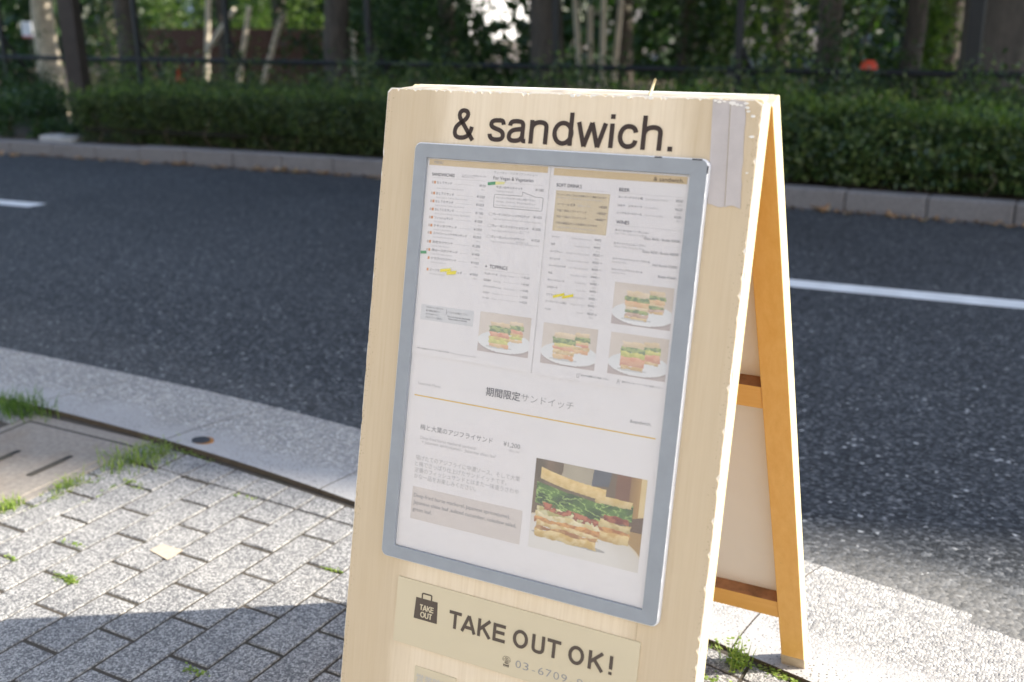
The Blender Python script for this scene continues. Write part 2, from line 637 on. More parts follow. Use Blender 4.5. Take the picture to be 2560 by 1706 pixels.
# near gutter: slabs of L-type gutter, 0.6 m each
gutter = MB()
gx = frange(-9, 9, 0.6)
for x0, x1 in zip(gx, gx[1:]):
    pass
gut = bpy.data.objects.new('gutter', None)
COL.objects.link(gut)
gut['kind'] = 'structure'
gut['label'] = 'pale concrete gutter between pavers and asphalt'


def z_gut(x, t):
    lift = 0.012 if x < -1.2 else (0.004 if x > -0.2 else 0.012 - 0.008 * (x + 1.2))
    return lift * (1 - t) ** 1.5 - 0.012 * t + (0.002 * math.sin(x * 3))


joints = [-2.222 - 0.6 * i for i in range(12, 0, -1)] + [-2.222, -1.622, -1.022, -0.445, 0.135] + [0.135 + 0.6 * i for i in range(1, 12)]
for x0, x1 in zip(joints, joints[1:]):
    vs, fs, ac = [], [], []
    nx, ny = 5, 7
    a, b = x0 + 0.0016, x1 - 0.0016
    for i in range(nx + 1):
        x = a + (b - a) * i / nx
        for j in range(ny + 1):
            t = j / ny
            xx = x + 0.16 * t * 0.45
            y = y_inner(x) * (1 - t) + y_edge(xx) * t
            vs.append((x + (xx - x) * t, y, z_gut(x, t)))
            ac.append(t)
    for i in range(nx):
        for j in range(ny):
            k = i * (ny + 1) + j
            fs.append((k, k + ny + 1, k + ny + 2, k + 1))
    # skirts
    top = len(vs)
    ring = [j for j in range(ny + 1)] + [i * (ny + 1) + ny for i in range(1, nx + 1)] + [nx * (ny + 1) + j for j in range(ny - 1, -1, -1)] + [i * (ny + 1) for i in range(nx - 1, 0, -1)]
    L_r = len(ring)
    for zz in (None, -0.075):
        for r in ring:
            vs.append((vs[r][0], vs[r][1], vs[r][2] if zz is None else zz))
            ac.append(ac[r])
    for i in range(L_r):
        j = (i + 1) % L_r
        fs.append((top + i, top + j, top + L_r + j, top + L_r + i))
    me = bpy.data.meshes.new('gutter_slab')
    me.from_pydata(vs, [], fs)
    at = me.attributes.new('across', 'FLOAT', 'POINT')
    at.data.foreach_set('value', ac)
    me.materials.append(MT['agg'])
    me.materials.append(MT['soil'])
    me.polygons.foreach_set('material_index', [0 if i < nx * ny else 1 for i in range(len(fs))])
    me.polygons.foreach_set('use_smooth', [i < nx * ny for i in range(len(fs))])
    link('gutter_slab', me, gut)

# sidewalk bed
sb = MB()
xs = frange(-30, 30, 0.6)
for x0, x1 in zip(xs, xs[1:]):
    sb.poly([(x0, -6.0, -0.0030), (x1, -6.0, -0.0030), (x1, y_inner(x1) + 0.03, -0.0030), (x0, y_inner(x0) + 0.03, -0.0030)])
sidewalk = sb.build('sidewalk', MT['sand'], kind='structure', label='paved sidewalk the sign stands on')

# pavers
GX, GY, GA, GW, GL = -1.0227, 0.3416, -0.0214, 0.1, 0.1025
ca, sa = math.cos(GA), math.sin(GA)


def grid(m, n):
    return Vector((GX + GW * m * ca + GL * n * sa, GY + GW * m * sa - GL * n * ca))


def row_line(x):      # straight joint in front of the row along the gutter
    return min(0.561 - 0.055 * (x + 1.39), y_inner(x) - 0.07)


def clip(poly, fn):
    out = []
    for i in range(len(poly)):
        a, b = poly[i], poly[(i + 1) % len(poly)]
        fa, fb = fn(a), fn(b)
        if fa >= 0:
            out.append(a)
        if (fa >= 0) != (fb >= 0):
            out.append(a + (b - a) * (fa / (fa - fb)))
    return out


LID = (-2.165, -1.668, 0.07, 0.695)


def paver_poly(m, n0, n1, gap):
    q = [grid(m, n1), grid(m + 1, n1), grid(m + 1, n0), grid(m, n0)]
    c = (q[0] + q[2]) * 0.5
    ex = Vector((ca, sa))
    ey = Vector((-sa, ca))
    return [c + ex * max(-1e9, (p - c).dot(ex)) * (1 - gap / GW) + ey * (p - c).dot(ey) * (1 - gap * 1.25 / (abs(n1 - n0) * GL)) for p in q]


def area(p):
    return 0.5 * abs(sum(p[i].x * p[(i + 1) % len(p)].y - p[(i + 1) % len(p)].x * p[i].y for i in range(len(p))))


pav = []
for m in range(-52, 62):
    for n in range(-7, 36):
        if (n + m) % 2:
            continue
        p = paver_poly(m, n, n + 2, 0.0072)
        full = True
        q = clip(p, lambda a: row_line(a.x) - 0.003 - a.y)
        q2 = q
        if q and q[0].x < LID[1] + 0.2:
            cx = sum(a.x for a in q) / len(q)
            cyy = sum(a.y for a in q) / len(q)
            if cyy > LID[2] - 0.06:
                if cx > (LID[0] + LID[1]) / 2:
                    q2 = clip(q, lambda a: a.x - LID[1] - 0.006)
                else:
                    q2 = clip(q, lambda a: LID[0] - 0.006 - a.x)
        if len(q2) >= 3 and area(q2) > 0.0012:
            pav.append(q2)
    # the row along the gutter
    p = [grid(m, 3), grid(m + 1, 3), grid(m + 1, -9), grid(m, -9)]
    c0 = (p[0] + p[1]) * 0.5
    p = [a + Vector((0.0034 if k in (0, 3) else -0.0034, 0)) for k, a in enumerate(p)]
    q = clip(p, lambda a: a.y - row_line(a.x) - 0.003)
    q = clip(q, lambda a: y_inner(a.x) - 0.020 - a.y) if q else q
    if q:
        q = clip(q, (lambda a: a.x - LID[1] - 0.006) if c0.x > (LID[0] + LID[1]) / 2 else (lambda a: LID[0] - 0.006 - a.x))
    if len(q) >= 3 and area(q) > 0.0008:
        pav.append(q)


def paver_mesh(mb, q, dz, tilt):
    c = sum(q, Vector((0, 0))) / len(q)
    n = len(q)
    b = len(mb.v)
    bev = 0.0022
    for lvl in range(3):
        for a in q:
            d = a - c
            r = a - d.normalized() * (bev if lvl == 2 else 0)
            z = (-0.03, dz - 0.0022, dz)[lvl] + tilt.x * d.x + tilt.y * d.y
            mb.v.append((r.x, r.y, z))
    for lvl in range(2):
        for i in range(n):
            j = (i + 1) % n
            mb.f.append((b + lvl * n + i, b + lvl * n + j, b + (lvl + 1) * n + j, b + (lvl + 1) * n + i))
            mb.m.append(0)
    mb.f.append(tuple(b + 2 * n + i for i in range(n)))
    mb.m.append(0)


def pav_rank(q):
    c = sum(q, Vector((0, 0))) / len(q)
    w = Vector((c.x, c.y, 0)) - CAM_POS
    z = w.dot(CF)
    u, v = w.dot(CR) / z, w.dot(CU) / z
    out = max(0, abs(u) - 0.47) + max(0, abs(v) - 0.32)
    return out * 50 + z


pav.sort(key=pav_rank)
rest = MB()
for i, q in enumerate(pav):
    dz = random.uniform(-0.0007, 0.0010)
    tilt = Vector((random.uniform(-0.010, 0.010), random.uniform(-0.007, 0.007)))
    if i < 290:
        mb = MB()
        paver_mesh(mb, q, dz, tilt)
        mb.build('paver', MT['paver'], sidewalk)
    else:
        paver_mesh(rest, q, dz, tilt)
if rest.f:
    rest.build('outlying_pavers', MT['paver'], sidewalk, kind='stuff')

# the far side: kerb, verge, hedge bed
fk = bpy.data.objects.new('far_kerb', None)
COL.objects.link(fk)
fk['kind'] = 'structure'
fk['label'] = 'low grey kerb of long blocks along the planting across the road'
kx = -0.807
ks = [kx + 0.497 * i for i in range(-52, 30)]
for x0, x1 in zip(ks, ks[1:]):
    mb = MB()
    h = 0.132 if x0 > -7 else 0.118
    zb = z_road(y_far(x0)) - 0.05
    zt = z_road(y_far(x0)) + h + random.uniform(-0.002, 0.002)
    a, b = x0 + 0.003, x1 - 0.003
    mb.hexa([(a, y_far(a), zb), (b, y_far(b), zb), (b, y_far(b) + 0.12, zb), (a, y_far(a) + 0.12, zb),
             (a, y_far(a) + 0.006, zt), (b, y_far(b) + 0.006, zt), (b, y_far(b) + 0.12, zt), (a, y_far(a) + 0.12, zt)])
    bevel(mb.build('kerb_block', MT['kerb'], fk), 0.012, 2)

vg = MB()
xs = frange(-45, 30, 1.5)
prof = [(0.115, -0.06), (0.6, -0.045), (1.5, -0.05), (2.4, -0.25), (5.5, -0.75), (9.0, -0.95), (16.0, -1.0), (60, -1.0), (120, -0.9)]
for x0, x1 in zip(xs, xs[1:]):
    for (d0, z0), (d1, z1) in zip(prof, prof[1:]):
        vg.poly([(x0, y_far(x0) + d0, z0), (x1, y_far(x1) + d0, z0), (x1, y_far(x1) + d1, z1), (x0, y_far(x0) + d1, z1)])
vg.build('park_terrain', MT['soil'], kind='structure', label='dark soil of the planting bed and park slope')


# ------------------------------------------------------------------ foliage
def leaf_mesh(name, pts, nrm, size, mat, aspect=0.5, jitter=0.9, droop=0.0, extra=None):
    """one kite shaped leaf of two triangles at every point"""
    n = len(pts)
    pts = np.asarray(pts, float)
    d = RNG.normal(size=(n, 3))
    d /= np.linalg.norm(d, axis=1)[:, None]
    ax = np.asarray(nrm, float) * (1 - jitter) + d * jitter
    ax[:, 2] -= droop
    ax /= np.linalg.norm(ax, axis=1)[:, None] + 1e-9
    e = RNG.normal(size=(n, 3))
    sd = np.cross(ax, e)
    sd /= np.linalg.norm(sd, axis=1)[:, None] + 1e-9
    up = np.cross(sd, ax)
    s = (np.asarray(size) * RNG.uniform(0.65, 1.35, n))[:, None]
    v = np.empty((n, 4, 3))
    v[:, 0] = pts - ax * s * 0.5
    v[:, 1] = pts + sd * s * aspect * 0.5 + up * s * 0.06
    v[:, 2] = pts + ax * s * 0.5
    v[:, 3] = pts - sd * s * aspect * 0.5 + up * s * 0.06
    me = bpy.data.meshes.new(name)
    me.vertices.add(n * 4)
    me.vertices.foreach_set('co', v.reshape(-1))
    me.loops.add(n * 4)
    me.loops.foreach_set('vertex_index', np.arange(n * 4))
    me.polygons.add(n)
    me.polygons.foreach_set('loop_start', np.arange(n) * 4)
    me.polygons.foreach_set('loop_total', np.full(n, 4))
    me.materials.append(mat)
    me.update(calc_edges=True)
    return me


def vnoise(p, sc, seed=0):
    r = np.random.default_rng(seed)
    out = np.zeros(len(p))
    for k in range(7):
        w = r.normal(size=3) * sc * (1 + k * 0.5)
        out += np.sin(p @ w + r.uniform(0, 6.28)) / (1 + 0.5 * k)
    return out / 3.0


def hedge(name, label, x0, x1, depth, y_off, zt, n, size, mat, aspect, seed, group=None, tuft=0.05, tips=9):
    t = bpy.data.objects.new(name, None)
    COL.objects.link(t)
    t.location = ((x0 + x1) / 2, y_far((x0 + x1) / 2) + y_off + depth / 2, -0.05)
    t['label'] = label
    t['category'] = 'hedge'
    if group:
        t['group'] = group
    o = np.array(t.location)
    inv = t.location.copy()
    # shell points: front, top, back, ends
    r = np.random.default_rng(seed)
    X = r.uniform(x0, x1, n)
    ft = r.random(n)
    yf = np.array([y_far(a) for a in X]) + y_off
    s = np.where(ft < 0.56, 0, np.where(ft < 0.95, 1, 2))
    h0 = -0.02
    Z = np.where(s == 0, h0 + (zt - h0) * r.random(n) ** 0.8, zt)
    Y = np.where(s == 0, yf, np.where(s == 1, yf + depth * r.random(n) ** 1.1, yf + depth))
    e = r.random(n) < 0.04
    X = np.where(e, np.where(r.random(n) < 0.5, x0, x1), X)
    Y = np.where(e, yf + depth * r.random(n), Y)
    Z = np.where(e, h0 + (zt - h0) * r.random(n), Z)
    P = np.stack([X, Y, Z], 1)
    bul = vnoise(P, 1.6, seed) * 0.085 + vnoise(P, 7.0, seed + 1) * tuft * 1.3
    dep = -np.abs(r.normal(size=n)) * 0.05 + bul
    nx = np.where(e, np.sign(X - (x0 + x1) / 2), 0.0)
    N = np.stack([nx, np.where(s == 0, -1.0, np.where(s == 1, -0.1, 1.0)), np.where(s == 1, 1.0, 0.25)], 1)
    rr = np.clip((zt - Z) / 0.12, 0, 1)
    P = P + N * dep[:, None]
    P[:, 1] += np.where(s == 0, (1 - rr) * 0.05, 0) + np.where((s == 0) & (Z < 0.12), 0.06, 0)
    P[:, 2] -= np.where((s == 1), np.clip(0.10 - (Y - yf), 0, 0.1) * 0.5, 0)
    me = leaf_mesh('foliage', P - o, N, np.full(n, size), mat, aspect, 0.75)
    link('foliage', me, t)
    nt_ = n // tips
    X = r.uniform(x0, x1, nt_)
    Y = np.array([y_far(a) for a in X]) + y_off + np.where(r.random(nt_) < 0.55, np.abs(r.normal(0, 0.06, nt_)) - 0.02, depth * r.random(nt_))
    P = np.stack([X, Y, np.full(nt_, zt)], 1)
    P[:, 2] += (vnoise(P, 1.6, seed) * 0.085 + vnoise(P, 7.0, seed + 1) * tuft * 1.3) + np.abs(r.normal(0.0, 0.05, nt_))
    link('young_shoots', leaf_mesh('young_shoots', P - o, np.tile((0.0, -0.25, 1.0), (nt_, 1)), np.full(nt_, size * 1.05), MT['hedge_tip'], aspect * 0.8, 0.45), t)
    # dark block in place of inner twigs, added to stop light passing through
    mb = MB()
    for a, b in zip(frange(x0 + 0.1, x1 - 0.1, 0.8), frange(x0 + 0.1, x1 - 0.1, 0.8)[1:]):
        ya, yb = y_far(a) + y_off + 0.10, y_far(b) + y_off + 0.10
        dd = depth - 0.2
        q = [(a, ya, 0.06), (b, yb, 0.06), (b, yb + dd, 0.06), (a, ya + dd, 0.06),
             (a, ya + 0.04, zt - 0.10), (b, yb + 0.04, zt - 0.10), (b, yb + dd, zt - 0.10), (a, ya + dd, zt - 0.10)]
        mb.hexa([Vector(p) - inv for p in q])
    mb.build('twig_occluder', MT['core_dark'], t)
    # stems showing under the leaves
    mb = MB()
    for _ in range(int((x1 - x0) * 9)):
        x = random.uniform(x0 + 0.05, x1 - 0.05)
        y = y_far(x) + y_off + random.uniform(0.03, 0.25)
        p0 = Vector((x, y + 0.05, -0.06))
        p1 = p0 + Vector((random.uniform(-0.1, 0.1), random.uniform(-0.08, 0.03), 0.13))
        p2 = p1 + Vector((random.uniform(-0.14, 0.14), random.uniform(-0.05, 0.02), random.uniform(0.05, 0.16)))
        mb.tube([p0 - inv, p1 - inv, p2 - inv], [0.006, 0.0045, 0.002], 4, cap=False)
    mb.build('stems', MT['twig'], t, kind='stuff')
    return t


hedge('clipped_hedge', 'low clipped hedge with fine dark leaves between the brown post and the sign', -7.75, -2.9, 1.05, 0.17, 0.40, 52000, 0.032, MT['hedge_a'], 0.42, 11, tuft=0.05, tips=26)
hedge('clipped_hedge', 'low leafy hedge with glossy upright leaves across the road, right of the sign', -2.86, 3.2, 1.05, 0.19, 0.405, 46000, 0.043, MT['hedge_b'], 0.45, 23, tuft=0.05)


def bush(name, label, base, rx, ry, h, n, size, mat, seed, group=None, stems=5, aspect=0.5, cat='bush'):
    t = bpy.data.objects.new(name, None)
    COL.objects.link(t)
    t.location = base
    t['label'] = label
    t['category'] = cat
    if group:
        t['group'] = group
    r = np.random.default_rng(seed)
    k = max(4, int(n / 260))
    cen = np.stack([r.normal(0, 0.42, k) * rx, r.normal(0, 0.42, k) * ry, h * r.uniform(0.25, 0.95, k)], 1)
    idx = r.integers(0, k, n)
    sc = np.array([rx, ry, h]) * 0.26
    P = cen[idx] + r.normal(size=(n, 3)) * sc * r.uniform(0.5, 1.1, k)[idx][:, None]
    P[:, 2] = np.clip(P[:, 2], 0.02, None)
    N = P - np.array([0, 0, h * 0.4])
    N /= np.linalg.norm(N, axis=1)[:, None] + 1e-6
    link('foliage', leaf_mesh('foliage', P, N, np.full(n, size), mat, aspect, 0.8), t)
    mb = MB()
    for i in range(stems):
        c = cen[i % k]
        p1 = Vector((c[0] * 0.45, c[1] * 0.45, c[2] * 0.5))
        mb.tube([(c[0] * 0.1, c[1] * 0.1, -0.1), p1, tuple(c)], [0.016, 0.011, 0.004], 5, cap=False)
    mb.build('stems', MT['twig'], t, kind='stuff')
    return t


# ------------------------------------------------------------------ A-frame sign
SW, SH, SA, SD, SBK = 0.2766, 1.0939, 0.2298, 0.0718, 0.3806
FN = Vector((0, -math.cos(SA), math.sin(SA)))
FD = Vector((0, -math.sin(SA), -math.cos(SA)))
F0 = Vector((0, -SD / 2, SH))
BN = Vector((0, math.cos(SBK), math.sin(SBK)))
BD = Vector((0, math.sin(SBK), -math.cos(SBK)))
B0 = Vector((0, SD / 2, SH))
LF = (SH - 0.001) / math.cos(SA)
LB = (SH - 0.006) / math.cos(SBK)


def FP(u, v, h):
    return F0 + Vector((u, 0, 0)) + FD * v + FN * h


def BP(u, v, h):
    return B0 + Vector((u, 0, 0)) + BD * v + BN * h


sign = link('a_frame_sign', None, label='worn beige wooden A-frame sandwich-shop sign standing on the sidewalk', category='sign')


def frange_n(a, b, n):
    return [a + (b - a) * i / n for i in range(n + 1)]


def rough_outline(u0, u1, v0, v1, amp, r, n=60, sides=(1, 1, 1, 1)):
    """rectangle outline (top, right, bottom, left) with ragged edges"""
    pts = []
    rs = random.Random(5)

    def rag(a):
        k = rs.random()
        return a * (0.25 * rs.random() + (rs.random() * 1.3 if k > 0.80 else 0))
    for i in range(n):
        pts.append((u0 + r + (u1 - u0 - 2 * r) * i / n, v0 + rag(amp * sides[0])))
    for i in range(n + 1):
        pts.append((u1 - rag(amp * sides[1]), v0 + r + (v1 - v0 - 2 * r) * i / n))
    pts.append((u1 - r, v1))
    pts.append((u0 + r, v1))
    for i in range(n + 1):
        pts.append((u0 + rag(amp * sides[3]), v1 - r - (v1 - v0 - 2 * r) * i / n))
    return pts


# front board: solid core, bare white ply edge, beige veneer
def rrect(u0, u1, v0, v1, r, seg=4):
    pts = []
    for cx, cy, a0 in ((u1 - r, v0 + r, -90), (u1 - r, v1 - r, 0), (u0 + r, v1 - r, 90), (u0 + r, v0 + r, 180)):
        for i in range(seg + 1):
            a = math.radians(a0 + 90 * i / seg)
            pts.append((cx + r * math.cos(a), cy + r * math.sin(a)))
    return pts


mb = MB()
mb.prism(rrect(-SW, SW, 0.0, LF, 0.006), -0.033, -0.0032, 0, FP)
mb.build('front_board', MT['core'], sign)
mb = MB()
mb.prism(rough_outline(-SW, SW, 0.0, LF, 0.0012, 0.006, 90), -0.0034, -0.0012, 0, FP)
mb.build('ply_edge', MT['white_chip'], sign)
mb = MB()
mb.prism(rough_outline(-SW + 0.0012, SW - 0.0012, 0.0016, LF - 0.002, 0.0036, 0.007, 200, (0.9, 0.8, 1, 0.35)), -0.0014, 0.0, 0, FP)
mb.build('veneer_face', MT['veneer'], sign)
# inner face of the front board
mb = MB()
mb.box((-SW + 0.003, 0.003, -0.0345), (SW - 0.003, LF - 0.003, -0.0332), T=FP)
mb.build('front_board_back', MT['orange'], sign)

# rear frame
for s in (-1, 1):
    mb = MB()
    a, b = sorted((s * 0.2335, s * SW))
    mb.box((a, 0.0, -0.0335), (b, LB, -0.0015), T=BP)
    o = mb.build('stile', [MT['orange'], MT['core']], sign)
    for p in o.data.polygons:
        if abs(p.normal.x) > 0.9 and (p.center.x * s) > 0.26 or p.normal.z > 0.9:
            p.material_index = 1
    bevel(o, 0.0015, 2)
    mb = MB()
    mb.box((a - 0.001, LB - 0.038, -0.0347), (b + 0.001, LB - 0.0005, -0.0003), T=BP)
    bevel(mb.build('foot_wrap', MT['foot'], sign), 0.001, 1)
for v0, v1 in ((0.0, 0.05), (0.4735, 0.5185), (0.984, 1.029)):
    mb = MB()
    mb.box((-0.2333, v0 + 0.0003, -0.0315), (0.2333, v1, -0.0065), T=BP)
    o = mb.build('rail', [MT['orange_rail'], MT['rail_grime']], sign)
    for p in o.data.polygons:
        if p.normal.z > 0.85:
            p.material_index = 1
    bevel(o, 0.0015, 2)
mb = MB()
mb.prism(rrect(-SW + 0.001, SW - 0.001, 0.001, 1.031, 0.008), -0.0060, 0.0, 0, BP)
mb.build('rear_panel', MT['panel_in'], sign)
# hinge plate and batten across the top
mb = MB()
mb.box((-SW + 0.012, -0.028, SH - 0.012), (SW - 0.012, 0.028, SH - 0.0015))
bevel(mb.build('hinge_batten', MT['batten'], sign), 0.002, 2)
mb = MB()
mb.tube([(0.1205, -0.018, SH - 0.002), (0.122, -0.012, SH + 0.008), (0.1255, -0.010, SH + 0.019)], [0.0022, 0.002, 0.0016], 8)
mb.build('cord_stub', MT['core'], sign, smooth=True)

# tape
for k, (u0, u1, w0, w1) in enumerate(((0.2124, 0.2358, 0.2205, 0.2432), (0.2352, 0.2552, 0.2428, 0.2628))):
    out = [(u0, 0.002), (u1, 0.0035)]
    rs = random.Random(k)
    for i in range(1, 14):
        t = i / 14
        out.append((u1 + (w1 - u1) * t + (rs.uniform(-0.0012, 0.0004) if k else 0), 0.0035 + 0.129 * t))
    for i in range(6):
        t = i / 5
        out.append((w1 + (w0 - w1) * t, 0.1325 + 0.0016 * math.sin(t * 5 + k * 2)))
    mb = MB()
    mb.prism(out, 0.0004, 0.0008 + 0.0004 * k, 0, FP)
    mb.build('tape_strip', MT['tape'], sign)

mb = MB()
mb.prism([(0.2352, 0.004), (0.2358, 0.004), (0.2434, 0.132), (0.2428, 0.132)], 0.0012, 0.0014, 0, FP)
mb.build('tape_seam', MT['plate_edge'], sign)

# flakes of white ply along the top edge
mb = MB()
rs = random.Random(3)
for u, v, r in [(0.216, 0.004, .0022), (0.221, 0.0055, .0028), (0.2275, 0.0045, .002), (0.238, 0.006, .0042), (0.244, 0.0075, .0032), (0.249, 0.0085, .0025), (0.2555, 0.006, .003), (0.2575, 0.011, .0032), (0.259, 0.0155, .0028),
                (0.02, 0.0035, .004), (0.028, 0.0032, .003), (0.10, 0.0036, .003), (0.13, 0.0035, .0035), (-0.09, 0.003, .002), (0.266, 0.021, .003), (0.267, 0.046, .0035), (0.266, 0.09, .002)]:
    o = [(u + r * rs.uniform(0.7, 1.2) * math.cos(a), v + r * 0.6 * rs.uniform(0.7, 1.2) * math.sin(a)) for a in [i * math.pi / 4 for i in range(8)]]
    mb.prism(o, 0.0009, 0.0016, 0, FP)
mb.build('ply_flakes', MT['white_chip'], sign, kind='stuff')


# ---- stroke lettering for the big grotesque words
def arc(cx, cy, rx, ry, a0, a1, n=18):
    return [(cx + rx * math.cos(math.radians(a0 + (a1 - a0) * i / n)), cy + ry * math.sin(math.radians(a0 + (a1 - a0) * i / n))) for i in range(n + 1)]


def bez(p0, p1, p2, p3, n=12):
    r = []
    for i in range(n + 1):
        t = i / n
        s = 1 - t
        r.append(tuple(s ** 3 * p0[k] + 3 * s * s * t * p1[k] + 3 * s * t * t * p2[k] + t ** 3 * p3[k] for k in (0, 1)))
    return r


# glyphs in cap-height units (cap 1.0, x-height .73); strokes are centre lines
def glyphs(w):
    h = w / 2
    xh = 0.735
    G = {}
    G['s'] = (0.50, [bez((0.455, xh - 0.20), (0.44, xh - 0.04), (0.36, xh - h + 0.002), (0.25, xh - h)) + bez((0.25, xh - h), (0.12, xh - h), (0.068, xh - 0.12), (0.068, xh - 0.20))[1:] +
              bez((0.068, xh - 0.20), (0.068, xh - 0.36), (0.455, xh - 0.31), (0.458, 0.21))[1:] + bez((0.458, 0.21), (0.46, 0.09), (0.37, h - 0.005), (0.25, h - 0.005))[1:] + bez((0.25, h - 0.005), (0.12, h - 0.005), (0.045, 0.11), (0.04, 0.235))[1:]])
    G['a'] = (0.57, [bez((0.075, xh - 0.215), (0.085, xh - 0.08), (0.16, xh - h), (0.275, xh - h)) + bez((0.275, xh - h), (0.39, xh - h), (0.445, xh - 0.10), (0.445, xh - 0.20))[1:] + [(0.445, 0.17)] + bez((0.445, 0.17), (0.445, 0.08), (0.47, h - 0.012), (0.545, h - 0.005))[1:],
              bez((0.445, 0.44), (0.36, 0.40), (0.07, 0.45), (0.065, 0.20)) + bez((0.065, 0.20), (0.065, 0.08), (0.14, h - 0.01), (0.22, h - 0.01))[1:] + bez((0.22, h - 0.01), (0.36, h - 0.01), (0.445, 0.12), (0.445, 0.27))[1:]])
    G['n'] = (0.55, [[(0.11, 0), (0.11, xh - 0.01)], bez((0.11, 0.42), (0.11, 0.60), (0.21, xh - h), (0.30, xh - h)) + bez((0.30, xh - h), (0.40, xh - h), (0.445, xh - 0.13), (0.445, xh - 0.23))[1:] + [(0.445, 0)]])
    G['d'] = (0.57, [[(0.455, 0), (0.455, 1.0)], arc(0.268, xh / 2, 0.205, xh / 2 - h + 0.012, 0, 360, 36)])
    G['w'] = (0.74, [[(0.045, xh - 0.01), (0.205, 0.0), ], [(0.205, 0.0), (0.37, xh - 0.01)], [(0.37, xh - 0.01), (0.535, 0.0)], [(0.535, 0.0), (0.695, xh - 0.01)]])
    G['i'] = (0.22, [[(0.11, 0), (0.11, xh - 0.01)], [(0.11, 0.865), (0.11, 1.0)]])
    G['c'] = (0.52, [bez((0.462, xh - 0.245), (0.44, xh - 0.10), (0.36, xh - h), (0.262, xh - h)) + arc(0.265, xh / 2, 0.205, xh / 2 - h, 92, 268, 24) + bez((0.262, h), (0.37, h), (0.455, 0.12), (0.468, 0.265))])
    G['h'] = (0.55, [[(0.11, 0), (0.11, 1.0)], bez((0.11, 0.42), (0.11, 0.60), (0.21, xh - h), (0.30, xh - h)) + bez((0.30, xh - h), (0.40, xh - h), (0.445, xh - 0.13), (0.445, xh - 0.23))[1:] + [(0.445, 0)]])
    G['.'] = (0.24, [[(0.12, 0), (0.12, 0.135)]])
    G[' '] = (0.27, [])
    G['&'] = (0.69, [[(0.655, 0.0), (0.215, 0.665)] + bez((0.215, 0.665), (0.14, 0.80), (0.19, 1.0 - h), (0.315, 1.0 - h))[1:] + bez((0.315, 1.0 - h), (0.45, 1.0 - h), (0.49, 0.80), (0.40, 0.68))[1:] + bez((0.40, 0.68), (0.30, 0.54), (0.065, 0.50), (0.065, 0.25))[1:] +
              bez((0.065, 0.25), (0.065, 0.11), (0.16, h - 0.005), (0.27, h - 0.005))[1:] + bez((0.27, h - 0.005), (0.44, h - 0.005), (0.57, 0.16), (0.60, 0.43))[1:]])
    G['T'] = (0.60, [[(0.02, 1 - h), (0.58, 1 - h)], [(0.30, 0), (0.30, 1 - h)]])
    G['A'] = (0.68, [[(0.045, -0.0), (0.34, 1.0 - h * 0.4)], [(0.34, 1.0 - h * 0.4), (0.635, 0.0)], [(0.15, 0.285), (0.53, 0.285)]])
    G['K'] = (0.68, [[(0.115, 0), (0.115, 1)], [(0.115, 0.37), (0.62, 0.995)], [(0.29, 0.56), (0.645, 0.0)]])
    G['E'] = (0.62, [[(0.115, 0), (0.115, 1)], [(0.115, 1 - h), (0.575, 1 - h)], [(0.115, 0.525), (0.545, 0.525)], [(0.115, h), (0.585, h)]])
    G['O'] = (0.78, [arc(0.39, 0.5, 0.315, 0.5 - h + 0.012, 0, 360, 44)])
    G['U'] = (0.72, [[(0.115, 1.0), (0.115, 0.33)] + bez((0.115, 0.33), (0.115, 0.12), (0.22, h - 0.01), (0.36, h - 0.01))[1:] + bez((0.36, h - 0.01), (0.50, h - 0.01), (0.605, 0.12), (0.605, 0.33))[1:] + [(0.605, 1.0)]])
    G['!'] = (0.28, [[(0.14, 0.29), (0.14, 1.0)], [(0.14, 0), (0.14, 0.15)]])
    return G


def ribbon(mb, pts, w, T, h0, h1):
    pts = [Vector(p) for p in pts]
    q = [pts[0]]
    for p in pts[1:]:
        if (p - q[-1]).length > 1e-4:
            q.append(p)
    closed = (q[0] - q[-1]).length < 1e-3 and len(q) > 3
    if closed:
        q = q[:-1]
    n = len(q)
    L, R = [], []
    for i in range(n):
        a = q[i - 1] if (i > 0 or closed) else q[i]
        b = q[(i + 1) % n] if (i < n - 1 or closed) else q[i]
        d1 = (q[i] - a).normalized() if (q[i] - a).length > 1e-6 else (b - q[i]).normalized()
        d2 = (b - q[i]).normalized() if (b - q[i]).length > 1e-6 else d1
        t = (d1 + d2).normalized()
        nn = Vector((-t.y, t.x))
        k = 1 / max(0.5, nn.dot(Vector((-d1.y, d1.x))))
        L.append(q[i] + nn * w / 2 * k)
        R.append(q[i] - nn * w / 2 * k)
    m = n if closed else n - 1
    for i in range(m):
        j = (i + 1) % n
        mb.hexa([T(p.x, p.y, hh) for hh in (h0, h1) for p in (R[i], R[j], L[j], L[i])])


def stroke_text(s, w, track=0.0):
    """list of (polyline) in units, and total advance"""
    G = glyphs(w)
    x, out = 0.0, []
    for i, ch in enumerate(s):
        adv, st = G[ch]
        for p in st:
            out.append([(x + a, b) for a, b in p])
        x += adv + track
    return out, x


INSET = {'T': (0, 0), 'E': (1, 0), 'K': (1, 0.5), '&': (1, 0.6), 'A': (0.6, 0.6), 'w': (0.6, 0.6), 's': (0.9, 0.9), 'a': (1, 0.2)}


